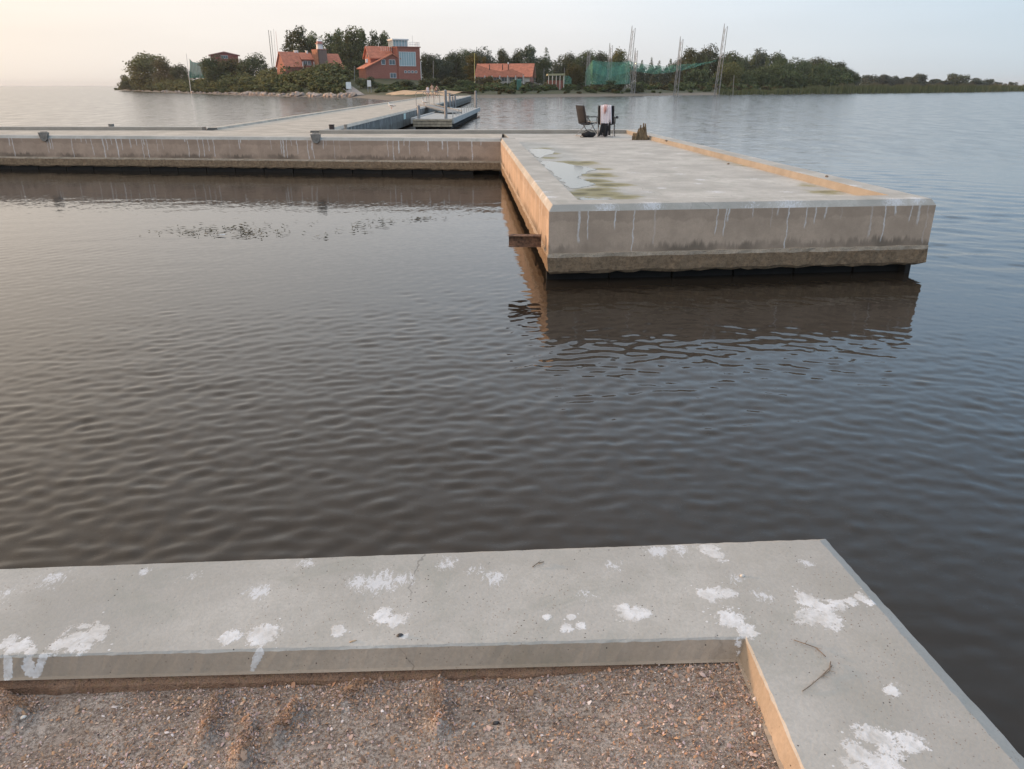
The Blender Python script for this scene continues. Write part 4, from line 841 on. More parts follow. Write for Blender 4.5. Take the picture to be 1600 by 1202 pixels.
mb = MB(); mb.bar((tx1 - 1.2, 2, pt), (tx1 - 1.2, 2, pt + 3), .05); mb.build('aerial', M_metal, b2)
# left red house with lantern tower
D1 = 238; k1 = .93 * D1 / F; a1 = R(11 + 26); o1 = atd(447, 118, D1); z1 = lz1(o1.x, D1) - 1.2
b1 = tag(empty('red_house', (o1.x, D1, z1), a1), 'long red roofed house with brick tower carrying a white lantern', 'house')
c26 = math.cos(R(26))
def AX(px): return (px - 447) * k1 / c26 * .96
def AZ(py): return atd(470, py, D1).z - z1
gable(b1, 0, AX(473), 0, 6.5, 0, AZ(103), AZ(81.5), M_brick, M_tile)
mb = MB(); mb.prism([(1.2, 0), (5.6, 0), (5.6, AZ(92)), (3.4, AZ(81)), (1.2, AZ(92))], (0, 1, 0), (0, 0, 1), (AX(474) + .2, 0, 0), (AX(494) - AX(474), 0, 0)); mb.build('wall', M_brick, b1)
mb = MB(); mb.prism([(.7, AZ(93)), (3.4, AZ(82)), (6.1, AZ(93)), (6.1, AZ(92)), (3.4, AZ(80.8)), (.7, AZ(92))], (0, 1, 0), (0, 0, 1), (AX(474) + .1, 0, 0), (AX(494) - AX(474), 0, 0)); mb.build('roof', M_tile, b1)
window(b1, (AX(481), 1.2, AZ(98)), 1.2, 1.2, 2); window(b1, (AX(487), 1.2, AZ(98)), 1.0, 1.2, 2)
for px in (473.6, 491): mb = MB(); mb.bar((AX(px), -.25, 0), (AX(px), -.25, AZ(96)), .16); mb.build('downpipe', M_white, b1)
gable(b1, AX(516), AX(536), -.6, 6.0, 0, AZ(105), AZ(83), M_brick, M_tile)
window(b1, (AX(522), -.6, AZ(116)), .9, 1.5, 1); mb = MB(); mb.bar((AX(536.2), -1.0, 0), (AX(536.2), -1.0, AZ(107)), .16); mb.build('downpipe', M_white, b1)
twx0, twx1 = AX(503) - 1.6, AX(517) - 1.6; mb = MB(); mb.prism([(twx0, 0), (twx1, 0), (twx1 - .12, AZ(77)), (twx0 + .12, AZ(77))], (1, 0, 0), (0, 0, 1), (0, -2.2, 0), (0, 4.2, 0)); tw = mb.build('tower', [M_brick2], b1)
mb = MB(); mb.prism([(-2.215, 0.0), (2.0, 0.0), (2.0, AZ(77)), (-2.215, AZ(77))], (0, 1, 0), (0, 0, 1), (twx0 - .25, 0, 0), (.22, 0, 0)); mb.build('sunlit_face', plain('sunlit_brick', (.33, .15, .09), .9, .2, 2), tw)  # slab over the tower's sunward side, low sunlight painted into its orange
mb = MB(); mb.box(((twx0 + twx1) / 2, -.1, AZ(77) + .1), (twx1 - twx0 + .4, 4.5, .2)); mb.build('cornice', M_brick, tw)
lc = ((twx0 + twx1) / 2, -.3); zt_ = AZ(77) + .2
mb = MB(); mb.tube((*lc, zt_), (*lc, AZ(67)), 1.0, .9, 12); la = mb.build('lantern', M_white, b1)
mb = MB(); mb.tube((*lc, AZ(67)), (*lc, AZ(66.2)), 1.25, 1.25, 12); mb.tube((*lc, AZ(66.2)), (*lc, AZ(63)), .85, .85, 10); mb.build('gallery', plain('faded_red_paint', (.50, .22, .19), .5), la)
mb = MB(); mb.tube((*lc, AZ(63)), (*lc, AZ(60)), 1.0, .2, 12); mb.tube((*lc, AZ(60)), (*lc, AZ(56)), .06, .03, 6); mb.build('dome', M_white, la)
mb = MB()
for px in (474, 489, 470.5): mb.bar((AX(px), 3.3, AZ(84)), (AX(px), 3.3, AZ(77.5)), .5)
mb.build('chimney', M_white, b1)
# low house with long orange roof
D3 = 246; k3 = .93 * D3 / F; o3 = atd(741, 126, D3); z3 = lz1(o3.x, D3) - .8
b3 = tag(empty('low_house', (o3.x, D3, z3), R(-9)), 'long low house with wide orange roof and pale veranda', 'house')
def CX(px): return (px - 741) * k3 / .97
def CZ(py): return atd(741, py, D3).z - z3
gable(b3, CX(745), CX(825), 1.4, 8.6, 0, CZ(117), CZ(100.5), M_plast, M_tile, .9, th=.2)
mb = MB(); mb.prism([(1.2, 0), (8.7, 0), (8.7, CZ(118)), (4.95, CZ(101.5)), (1.2, CZ(118))], (0, 1, 0), (0, 0, 1), (CX(825) + .02, 0, 0), (.12, 0, 0)); mb.build('gable_wall', M_brick, b3)
for i, px in enumerate((742, 757, 768, 780, 792, 804, 816)): mb = MB(); mb.bar((CX(px), .3, 0), (CX(px), .3, CZ(118.5)), .28); mb.build('column', M_white, b3)
for px in (750, 762, 774, 786, 798, 810): window(b3, (CX(px), 1.4, CZ(123)), 1.7, 1.7, 2)
for px in (762, 782, 791): mb = MB(); mb.box((CX(px), 2.9, CZ(108)), (.22, .22, 2.6)); mb.build('vent_pipe', M_dark, b3)
mb = MB(); mb.bar((CX(789), 4.9, CZ(100)), (CX(789), 4.9, CZ(97)), .4); mb.build('chimney', M_white, b3)
# red gable hut peeping over the trees
D4 = 305; k4 = .93 * D4 / F; o4 = atd(351, 92, D4); z4 = lz1(o4.x, D4)
b4 = tag(empty('red_hut', (o4.x, D4, z4), R(20)), 'red gabled hut showing only its roof above the dark trees', 'hut')
hw = 20 * k4; gable(b4, -hw, hw, 0, 6, 0, o4.z - z4 + 1.2, atd(351, 82, D4).z - z4, plain('red_boards', (.36, .11, .10), .8, .15), plain('pink_roof', (.50, .26, .23), .7), .7, ridge='y', th=.25)
window(b4, (0, 0, o4.z - z4 + .6), 2.4, 1.1, 3)
# pavilion
D5 = 214; k5 = .93 * D5 / F; o5 = atd(868, 128, D5); z5 = lz1(o5.x, D5)
pv = tag(empty('pavilion', (o5.x, D5, z5), R(4)), 'small open pavilion with pale flat roof left of the green nets', 'pavilion')
zr5 = atd(868, 116, D5).z - z5; mb = MB(); mb.prism([(-2.35, 0), (2.35, .1), (2.2, .55), (-2.2, .45)], (1, 0, 0), (0, 0, 1), (0, -1.6, zr5 - .4), (0, 3.2, 0)); mb.build('roof', plain('pale_roof', (.36, .34, .20), .8), pv)
for x in (-2, -1, .0, 1, 2):
    mb = MB(); mb.bar((x, -1.4, 0), (x, -1.4, zr5 - .35), .16); mb.build('post', M_plast, pv)
mb = MB(); mb.box((0, 1.3, zr5 * .3), (4.2, .12, zr5 * .6)); mb.build('back_wall', M_brick, pv)

# ------------------------------------------------------------------ masts, poles, nets, boards
def lattice(px, top, bottom, D, wd, label, lean=0, nleg=3):
    p = atd(px, bottom, D); zb = lz1(p.x, D); h = atd(px, top, D).z - zb
    t = tag(empty('lattice_mast', (p.x, D, zb)), label, 'mast', 'pale masts by the green nets'); ws = wd * .93 * D / F / 2
    feet = [Vector((-ws, -ws * .5, -.3)), Vector((ws, -ws * .5, -.3)), Vector((0, ws, -.3))][:nleg]; tops = [f * .62 + Vector((lean * .65, 0, h + .3 - .6 * i)) for i, f in enumerate(feet)]
    for a, b in zip(feet, tops): mb = MB(); mb.tube(a, b, .095, .075, 6); mb.build('pole', M_metal, t)
    mb = MB(); n_ = 9
    for i in range(n_):
        u, v = i / n_, (i + 1) / n_
        for k in range(nleg): a, b = feet[k], tops[k]; c_, d_ = feet[(k + 1) % nleg], tops[(k + 1) % nleg]; mb.tube(a.lerp(b, u), c_.lerp(d_, v), .028, n=4)
    mb.build('bracing', M_metal, t); return t
lattice(917, 80, 130, 224, 5, 'short faint mast behind the left end of the large net', .3)
lattice(951, 68, 118, 226, 7, 'short lattice mast behind the large green net', .5)
lattice(980, 41, 120, 226, 8, 'tall lattice mast at the right edge of the large green net', 1.6)
lattice(989, 76, 133, 216, 6, 'medium lattice mast just right of the tall one', .6)
lattice(1056, 58, 134, 212, 7, 'two legged lattice mast standing alone mid right', .9)
lattice(1120, 38, 132, 214, 8, 'tallest lattice mast at the right end of the sagging net', 1.4)
def pole(px, top, bottom, D, r, mat, label, lean=0, name='pole', group=None):
    p = atd(px, bottom, D); zb = lz1(p.x, D); q = atd(px + lean, top, D); mb = MB(); mb.tube((0, 0, -.3), (q.x - p.x, 0, q.z - zb), r, r * .7, 6); mb.tube((q.x - p.x, 0, q.z - zb), (q.x - p.x, 0, q.z - zb + .12), r * 1.2, r * .5, 6); o = mb.build(name, mat); o.location = (p.x, D, zb); tag(o, label, 'pole', group); return o
M_red = plain('red_pole_paint', (.45, .12, .08), .6)
for px, top, ln, mt, r, lab in ((425.5, 48, -6, M_dark, .11, 'black leaning pole, leftmost of four by the dark tree'), (428, 49, -5, M_dark, .09, 'second thin leaning pole of the four by the dark tree'), (430.5, 46, -3, M_metal, .05, 'thinnest grey leaning pole, third of the four'), (436, 50, -5, M_red, .06, 'thin reddish leaning pole nearest the left red roof')): pole(px, top, 106, 262, r, mt, lab, ln, group='thin leaning poles left of the red houses')
pole(294, 85, 115, 290, .12, M_white, 'white post at the left side of the small green net', -3); pole(322, 96, 116, 288, .09, M_metal, 'grey post at the right side of the small green net', -1)
pole(741.5, 84, 134, 214, .10, plain('yellow_pole_paint', (.55, .47, .16), .6), 'yellowish pole in front of the low house'); pole(817, 116, 144, 200, .06, M_metal, 'thin grey pole beside the green cabin')
for px, top, lab in ((836, 105, 'thin pale lamp pole right of the low house'), (850, 108, 'thin pole midway between low house and pavilion'), (882, 107, 'pale pole at the right side of the pavilion'), (922, 84, 'pale net pole at the left of the large green net'), (1147, 118, 'short white post right of the tallest mast'), (677, 96, 'thin lamp pole right of the big red house'), (554, 104, 'thin flag pole left of the big red house')): pole(px, top, 132, 222, .08, M_metal, lab)
def net_mat(name, c, op):
    m = MT(name); m.col(m.mix(m.rmp(m.noise(.5, 3), .3, .7), tuple(x * .8 for x in c), c)).rough(.9); tr = m.n('ShaderNodeBsdfTransparent'); ms = m.n('ShaderNodeMixShader'); ms.inputs[0].default_value = op
    m.L.new(tr.outputs[0], ms.inputs[1]); m.L.new(m.b.outputs[0], ms.inputs[2]); m.L.new(ms.outputs[0], m.N['Material Output'].inputs[0]); return m.m
M_net = net_mat('green_netting', (.14, .42, .32), .42); M_net3 = net_mat('thick_green_netting', (.05, .20, .15), .85); M_net2 = net_mat('dark_netting', (.05, .055, .05), .4)
def net(cols, D, label, mat, wob=.4):
    """cols: (px, top, bottom, dy) columns"""
    V = []; nv = 7; pts = []
    for a, b in zip(cols, cols[1:]):
        for k in range(6): f = k / 6; pts.append([a[i] * (1 - f) + b[i] * f for i in range(4)])
    pts.append(list(cols[-1]))
    for i, (px, tp, bt, dy) in enumerate(pts):
        for j in range(nv): f = j / (nv - 1); p = atd(px, tp * (1 - f) + bt * f, D + dy); V.append((p.x, p.y + wob * math.sin(i * 1.3 + j * .9) * f * (1 - f) * 4, p.z))
    Q = np.array([(i * nv + j, (i + 1) * nv + j, (i + 1) * nv + j + 1, i * nv + j + 1) for i in range(len(pts) - 1) for j in range(nv - 1)]); o = mesh_obj('netting', npmesh('netting', np.array(V), Q, [mat], True)); tag(o, label, 'net'); return o
net([(913, 116, 133, 10), (919, 104, 133, 5), (926, 94, 132, 0), (938, 96, 132, 0), (953, 97, 132, 0), (970, 97, 132, 0), (984, 95, 131, 0)], 216, 'large teal green net hanging full height between pale posts', M_net)
net([(926, 94, 112, 14), (950, 108, 122, 14), (972, 101, 116, 14), (984, 95, 112, 12)], 214, 'sagging fold of teal net overlapping the large one', M_net)
net([(985, 96, 110, 4), (1003, 100, 113, 4), (1022, 102, 116, 3), (1040, 104, 114, 2), (1056, 101, 112, 1), (1080, 100, 107, 1), (1100, 98, 101, 1), (1120, 94, 96, 1)], 220, 'long sagging teal net strung between the masts', M_net)
net([(296, 92, 122, 0), (301, 97, 122, 0), (308, 98, 122, 0), (315, 97, 122, 1), (322, 99, 122, 0)], 292, 'small teal net at the left end of the island', M_net3)
net([(880, 120, 132, 0), (888, 118, 131, 0), (893, 122, 132, 1)], 216, 'scrap of teal net right of the pavilion', M_net)
net([(742, 100, 140, 0), (762, 107, 140, 0), (783, 112, 140, 0), (800, 108, 141, 0), (819, 116, 142, 0)], 218, 'dark see through net in front of the low house', M_net2)
net([(819, 127, 143, 0), (848, 128, 142, 0)], 206, 'dark mesh fence right of the green cabin', M_net2, .05)
# green cabin on the shore
p = atd(811, 145, 200); gc = tag(empty('green_cabin', (p.x, 200, lz1(p.x, 200))), 'narrow green cabin on the shore before the low house', 'cabin')
mb = MB(); mb.box((0, 0, 1.2), (1.15, 1.1, 2.2)); mb.build('body', plain('green_plastic', (.04, .16, .12), .5, .1), gc); mb = MB(); mb.prism([(-.68, 0), (.68, 0), (.5, .25), (-.5, .25)], (1, 0, 0), (0, 0, 1), (0, -.65, 2.3), (0, 1.3, 0)); mb.build('roof', plain('pale_green_plastic', (.12, .28, .24), .5), gc); mb = MB(); mb.box((0, -.56, 1.15), (.75, .04, 1.85)); mb.build('door', plain('green_door', (.03, .12, .09), .5), gc)
# notice boards
M_board = MT('board_print'); br = M_board.n('ShaderNodeTexBrick'); br.inputs['Scale'].default_value = 2.2; br.inputs['Color1'].default_value = (.60, .70, .72, 1); br.inputs['Color2'].default_value = (.68, .76, .77, 1); br.inputs['Mortar'].default_value = (.78, .80, .80, 1); br.inputs['Mortar Size'].default_value = .06
mp = M_board.n('ShaderNodeMapping'); mp.inputs['Rotation'].default_value = (R(90), 0, 0); M_board.L.new(M_board.tc.outputs['Object'], mp.inputs[0]); M_board.L.new(mp.outputs[0], br.inputs['Vector']); M_board.col(br.outputs[0]).rough(.5); M_board = M_board.m
for px, top, bot, wd, D, mat, lab in ((545, 128.5, 139, 8, 197, M_board, 'pale blue notice board by the path on the island'), (577, 125.5, 135.5, 6, 190, M_white, 'white notice board on two posts above the sand')):
    p = atd(px, bot, D); zb = lz1(p.x, D); t = tag(empty('notice_board', (p.x, D, zb)), lab, 'sign'); k = .93 * D / F; zt_ = atd(px, top, D).z - zb; zl = atd(px, bot, D).z - zb
    mb = MB(); mb.box((0, 0, (zt_ + zl) / 2), (wd * k, .08, zt_ - zl)); mb.build('board', mat, t)
    for s in (-1, 1): mb = MB(); mb.bar((s * wd * k * .42, .06, -.2), (s * wd * k * .42, .06, zt_ - .1), .12); mb.build('post', M_metal, t)
# path up to the tower house
pts = [(560, 150), (552, 142), (545, 134), (535, 124), (524, 117)]; Ds = [186, 195, 205, 215, 226]; V = []
for (px, py), D in zip(pts, Ds):
    for s in (-1, 1): p = atd(px, py, D); V.append((p.x + s * 1.5, D, lz1(p.x + s * 1.5, D) + .12))
tag(mesh_obj('path', npmesh('path', np.array(V), np.array([(2 * i, 2 * i + 1, 2 * i + 3, 2 * i + 2) for i in range(4)]), [plain('path_paving', (.26, .24, .23), .9)])), kind='structure')

# ------------------------------------------------------------------ pontoon, gangway, people on the jetty
M_iron2 = plain('dull_steel', (.24, .235, .225), .6, .15, 6)
M_timber = plain('weathered_timber', (.36, .30, .22), .85, .25, 5, bump=.01); M_grey = plain('grey_boards', (.44, .43, .41), .85, .15, 3)
pa = at(646, 202, 0); pb = at(707, 202, 0); zp = .62; PL = 25.0; wx = pb.x - pa.x
po = tag(empty('pontoon', (pa.x, pa.y, 0), R(-1.5)), 'floating timber pontoon moored beside the jetty', 'pontoon')
mb = MB(); mb.box((wx / 2, PL / 2, zp - .06), (wx - .1, PL - .1, .1)); mb.build('deck', M_grey, po)
for z in (zp - .10, zp - .26, zp - .41): mb = MB(); mb.box((wx / 2, -.03, z), (wx, .14, .13)); mb.build('beam', M_timber, po, bevel=.012)
for x in (-.06, wx + .06): mb = MB(); mb.box((x, PL / 2, zp - .12), (.16, PL, .36)); mb.build('fender_rail', M_grey, po, bevel=.03)
mb = MB(); mb.box((wx / 2, PL / 2, .06), (wx - .25, PL - .2, .34)); mb.build('float', M_pile, po)
for x, y, h in ((wx - .42, .35, 2.25), (.32, .4, 1.35), (wx - .25, PL - .4, 2.05)): mb = MB(); mb.tube((x, y, -.8), (x, y, h), .10, .095, 10); mb.tube((x, y, h), (x, y, h + .08), .11, .04, 10); mb.build('mooring_post', M_metal, po)
for i in range(9): mb = MB(); mb.bar((wx - .2, 2.5 + i * 2.2, zp), (wx - .2, 2.5 + i * 2.2, zp + .38), .05); mb.build('cleat_post', M_grey, po)
gw = tag(empty('gangway', (-6.8, 66, 0)), 'low metal gangway leading from the jetty to the pontoon', 'gangway')
g0, g1 = Vector((-.5, 1, ZD + .1)), Vector((2.6, -7, zp + .1)); dg = (g1 - g0).normalized(); sg = Vector((-dg.y, dg.x, 0)).normalized() * .55
mb = MB(); mb.bar(g0, g1, 1.1, .07); mb.build('ramp', M_iron2, gw)
for s in (-1, 1):
    mb = MB(); mb.bar(g0 + sg * s + Vector((0, 0, .1)), g1 + sg * s + Vector((0, 0, .1)), .03, .05); mb.build('side_rail', M_iron2, gw)
lr = tag(empty('ladder_rail', (-7.2, 69, ZD)), 'looped steel grab rail at the jetty edge left of the bathers', 'rail')
for s in (-.5, .1, .6):
    mb = MB(); mb.path([Vector((s - .5, 0, 0)), Vector((s - .5, 0, 1.0)), Vector((s - .38, 0, 1.15)), Vector((s + .3, 0, 1.12)), Vector((s + .42, 0, .9)), Vector((s + .42, 0, 0))], .024, 6); mb.build('rail', M_iron2, lr)
mb = MB(); mb.path([Vector((.6, .1, 1.1)), Vector((2.0, .3, .95)), Vector((2.6, .4, .75))], .024, 6); mb.build('handrail', M_iron2, lr)
for px, D, zh, lab in ((676.5, 84, 1.75, 'thick grey post standing below the middle bather'), (690, 92, 1.5, 'grey post right of the bathers against the jetty wall'), (681, 88, 1.4, 'thin grey post close right of the thick one')):
    p = atd(px, 160, D); mb = MB(); mb.tube((0, 0, -1), (0, 0, zh), .13, .12, 8); mb.tube((0, 0, zh), (0, 0, zh + .08), .14, .06, 8); o = mb.build('mooring_post', M_metal); o.location = (max(p.x, -6.5), D, 0); tag(o, lab, 'post')

M_skin = plain('skin', (.52, .33, .25), .6, .08); M_hair = plain('dark_hair', (.05, .035, .025), .7); M_shirt = plain('white_cloth', (.72, .64, .64), .9, .08); M_trunk = plain('pale_swimwear', (.62, .52, .36), .9); M_trunk2 = plain('dark_swimwear', (.16, .10, .09), .9)
def person(loc, rz, h, pose, cloth, label):
    root = tag(empty('person', loc, rz), label, 'person'); k = h / 1.75; J = []; E = []; Rd = []
    def jv(x, y, z, r): J.append((x * k, y * k, z * k)); Rd.append(r * k); return len(J) - 1
    def chain(st, pts):
        p = st
        for x, y, z, r in pts: q = jv(x, y, z, r); E.append((p, q)); p = q
        return p
    st = pose.get('stride', .12); ln = pose.get('lean', 0)
    pel = jv(0, 0, .95, .135); ch = chain(pel, [(0, ln * .35, 1.12, .12), (0, ln * .7, 1.32, .14)]); nk = chain(ch, [(0, ln, 1.47, .065), (0, ln * 1.1, 1.55, .07), (0, ln * 1.2 + .01, 1.66, .095), (0, ln * 1.2, 1.72, .07)])
    for s in (-1, 1):
        a = pose.get('arm', .12) * s; hd = chain(ch, [(s * .17, ln * .85, 1.41, .062), (s * .24, ln + a * .4, 1.16, .045), (s * .26, ln + a * .9 + .05, .93, .034), (s * .265, ln + a + .07, .86, .036)])
        x, y, z = (s * .265, ln + a + .07, .86)
        for i, (dx, l_) in enumerate(((-.028, .07), (-.009, .085), (.009, .08), (.028, .065))): chain(hd, [(x + dx * .3, y + dx, z - .03, .010), (x + dx * .3, y + dx + .01, z - l_, .008)])
        chain(hd, [(x - s * .02, y + .035, z - .01, .011), (x - s * .02, y + .055, z - .04, .009)])
        f = st * s; chain(pel, [(s * .095, 0, .88, .10), (s * .10, f * .6 + .02, .50, .062), (s * .10, f, .10, .042), (s * .11, f - .03, .04, .04), (s * .12, f + .14, .03, .032)])
    me = bpy.data.meshes.new('body'); me.from_pydata(J, E, []); me.materials.append(M_skin); b = mesh_obj('body', me, root)
    sk = b.modifiers.new('skin', 'SKIN')
    for i, r in enumerate(Rd): me.skin_vertices[0].data[i].radius = (r, r * .85)
    me.skin_vertices[0].data[0].use_root = True; sub = b.modifiers.new('sub', 'SUBSURF'); sub.levels = 1; sub.render_levels = 1
    mb = MB(); hz = 1.66 * k; hy = ln * 1.2 * k - .015 * k
    for i in range(4):
        a, b_ = i / 4 * 1.5, (i + 1) / 4 * 1.5; mb.tube((0, hy, hz + .115 * k * math.sin(a)), (0, hy, hz + .115 * k * math.sin(b_)), .112 * k * math.cos(a), max(.01, .112 * k * math.cos(b_)), 10)
    mb.tube((0, hy - .03 * k, hz - .08 * k), (0, hy - .03 * k, hz), .085 * k, .11 * k, 10); mb.build('hair', M_hair, root, smooth=True)
    for nm, mt, rings in cloth:
        mb = MB()
        for (z0, r0, y0), (z1_, r1, y1_) in zip(rings, rings[1:]):
            n_ = 12; vs = [(r * k * math.cos(2 * math.pi * i / n_), (y + r * .72 * math.sin(2 * math.pi * i / n_)) * k, z * k) for z, r, y in ((z0, r0, y0), (z1_, r1, y1_)) for i in range(n_)]; mb.add(vs, [(i, (i + 1) % n_, n_ + (i + 1) % n_, n_ + i) for i in range(n_)])
        o = mb.build(nm, mt, root, smooth=True); so_ = o.modifiers.new('th', 'SOLIDIFY'); so_.thickness = .012
    return root
DP = 112
def on_jetty(px): p = atd(px, 152, DP); return (p.x, DP, ZD)
person(on_jetty(668.5), R(10), 1.62, dict(stride=.10, arm=.1), [('shirt', M_shirt, [(1.47, .12, 0), (1.40, .21, 0), (1.2, .20, 0), (.95, .22, 0), (.72, .24, 0)])], 'person in a loose white shirt, leftmost of the three bathers')
person((atd(675.5, 152, DP - 1).x, DP - 1, ZD), R(-5), 1.86, dict(stride=.16, arm=.15), [('shorts', M_trunk, [(1.06, .165, 0), (.95, .185, 0), (.80, .20, 0), (.62, .21, 0)])], 'tallest bare chested person in pale shorts walking in the middle')
person((atd(682, 152, DP - .4).x, DP - .4, ZD), R(-35), 1.74, dict(stride=.2, arm=.3, lean=.14), [('shorts', M_trunk2, [(1.06, .165, .02), (.95, .185, 0), (.78, .20, 0)]), ('top', M_trunk2, [(1.40, .16, .12), (1.28, .172, .10)])], 'person in dark swimwear leaning forward on the right of the three')

# ------------------------------------------------------------------ things on the far pier
M_fab = plain('grey_chair_fabric', (.013, .013, .017), .85, .2, 20); M_fr = plain('chair_tube', (.10, .095, .095), .4, .2, 10, .6); M_frl = plain('pale_chair_tube', (.42, .38, .36), .4, .15, 10, .5)
def camp_chair(loc, rz, label, cup):
    t = tag(empty('camping_chair', loc, rz), label, 'chair', 'camp chairs on the far pier')      # sitter looks along local +y
    for s in (-1, 1):
        x = .26 * s
        mb = MB(); mb.tube((x, -.28, 0), (x, .22, .45), .013, n=7); mb.build('leg', M_frl, t); mb = MB(); mb.tube((x * 1.06, .30, 0), (x * 1.06, -.16, .62), .013, n=7); mb.tube((x * 1.06, .30, 0), (x * 1.06, .30, .02), .022, n=7); mb.build('leg', M_fr, t)
        mb = MB(); mb.path([Vector((x, -.16, .40)), Vector((x, -.30, .98)), Vector((x * .97, -.31, 1.0))], .013); mb.build('back_post', M_fr, t)
        mb = MB(); mb.box((x * 1.12, .02, .635), (.055, .44, .03)); mb.build('armrest', M_fr, t, bevel=.008); mb = MB(); mb.tube((x * 1.12, .2, .62), (x * 1.06, .22, .40), .012, n=6); mb.build('arm_post', M_fr, t)
    mb = MB(); n_ = 8
    def sheet(pts, half, sag, mbb):
        V = []; m_ = 6
        for i, (y, z) in enumerate(pts):
            for j in range(m_ + 1): u = j / m_ * 2 - 1; V.append((u * half, y + sag[0] * (1 - u * u), z + sag[1] * (1 - u * u)))
        mbb.add(V, [(i * (m_ + 1) + j, i * (m_ + 1) + j + 1, (i + 1) * (m_ + 1) + j + 1, (i + 1) * (m_ + 1) + j) for i in range(len(pts) - 1) for j in range(m_)])
    sheet([(-.165, .42), (-.20, .56), (-.235, .70), (-.27, .85), (-.30, .99)], .255, (-.05, 0), mb); o = mb.build('backrest', M_fab, t, smooth=True); o.modifiers.new('th', 'SOLIDIFY').thickness = .014
    mb = MB(); sheet([(-.16, .42), (-.05, .41), (.10, .42), (.24, .46)], .255, (0, -.04), mb); o = mb.build('seat', M_fab, t, smooth=True); o.modifiers.new('th', 'SOLIDIFY').thickness = .014
    mb = MB(); mb.tube((-.26, .22, .455), (.26, .22, .455), .012, n=6); mb.tube((-.26, -.28, .02), (.26, -.28, .02), .010, n=6); mb.build('cross_bar', M_frl, t)
    if cup: mb = MB(); mb.tube((.335, .20, .58), (.335, .20, .66), .045, .05, 10); mb.build('cup_holder', M_fr, t)
    return t
ch1 = at(945, 214.5, ZD); ch1.x += .0; chair_r = camp_chair(ch1 + Vector((.06, .25, .0)), R(-12), 'dark camp chair with a white towel over its back', True)
ch2 = at(916, 213.0, ZD); chair_l = camp_chair(ch2 + Vector((.02, .1, 0)), R(-62), 'empty dark camp chair turned right beside the black bag', False)
M_tow = plain('white_towel', (.78, .70, .72), .95, .06, 15); M_blk = plain('black_cloth', (.012, .011, .013), .9, .3, 12); M_tow2 = plain('pink_cloth', (.62, .34, .30), .9, .1, 15)
def drape(name, mat, root_pt, rz, prof, half0, half1, folds, x0, label, cat, seed):
    r = random.Random(seed); V = []; m_ = 14; n_ = len(prof)
    for i, (y, z) in enumerate(prof):
        f = i / (n_ - 1); hw_ = half0 + (half1 - half0) * f
        for j in range(m_ + 1): u = j / m_ * 2 - 1; V.append((x0 + u * hw_ + .05 * f * math.sin(seed), y + .022 * math.sin(u * folds + seed) * (.4 + f), z + (.03 * math.sin(u * 5 + seed) * f)))
    mb = MB(); mb.add(V, [(i * (m_ + 1) + j, i * (m_ + 1) + j + 1, (i + 1) * (m_ + 1) + j + 1, (i + 1) * (m_ + 1) + j) for i in range(n_ - 1) for j in range(m_)]); o = mb.build(name, mat, smooth=True); o.modifiers.new('th', 'SOLIDIFY').thickness = .012
    o.location = root_pt; o.rotation_euler = (0, 0, rz); tag(o, label, cat); return o
cl = chair_r.location; cr_ = R(-12)
drape('towel', M_tow, cl, cr_, [(-.16, .80), (-.23, .93), (-.315, 1.025), (-.39, .95), (-.375, .80), (-.37, .62), (-.37, .44), (-.38, .24), (-.40, .06)], .13, .12, 9, -.055, 'white towel hanging over the back of the right camp chair', 'towel', 2.0)
drape('towel', M_tow, cl, cr_, [(-.18, .86), (-.30, 1.02), (-.375, .95), (-.36, .78), (-.35, .60), (-.35, .46)], .055, .07, 6, .10, 'narrow white towel beside the wide one on the chair back', 'towel', 1.1)
drape('scarf', M_tow2, cl, cr_, [(-.30, 1.035), (-.41, .95), (-.42, .86), (-.41, .78)], .045, .03, 7, -.02, 'pinkish cloth lying over the top of the white towel', 'cloth', 3.0)
drape('jacket', M_blk, cl, cr_, [(-.30, .46), (-.40, .44), (-.43, .30), (-.44, .16), (-.45, .05)], .15, .20, 7, .03, 'black jacket hanging from the seat of the right chair', 'jacket', 4.0)
bgp = at(918, 214.5, ZD); bag = tag(empty('black_bag', bgp + Vector((.03, -.05, 0)), R(8)), 'black holdall slumped on the deck before the chairs', 'bag')
bm = bmesh.new(); bmesh.ops.create_uvsphere(bm, u_segments=16, v_segments=10, radius=1)
for v in bm.verts: v.co = Vector((v.co.x * .25 * (1 + .08 * math.sin(9 * v.co.y)), v.co.y * .14, max(0, (v.co.z + .75) * .105 + .02 * math.sin(7 * v.co.x + 2))))
me = bpy.data.meshes.new('bag_body'); bm.to_mesh(me); bm.free(); me.materials.append(M_blk); me.polygons.foreach_set('use_smooth', [True] * len(me.polygons)); mesh_obj('bag_body', me, bag)
mb = MB(); mb.path([Vector((.25 * math.cos(a) * .6, -.02, .17 + .07 * math.sin(a))) for a in np.linspace(0, math.pi, 8)], .010, 6); mb.build('handle', M_blk, bag)
mb = MB(); mb.path([Vector((-.2, -.05, .12)), Vector((-.27, -.07, .06)), Vector((-.30, -.10, .012)), Vector((-.2, -.17, .010))], .009, 5); mb.build('strap', M_blk, bag)
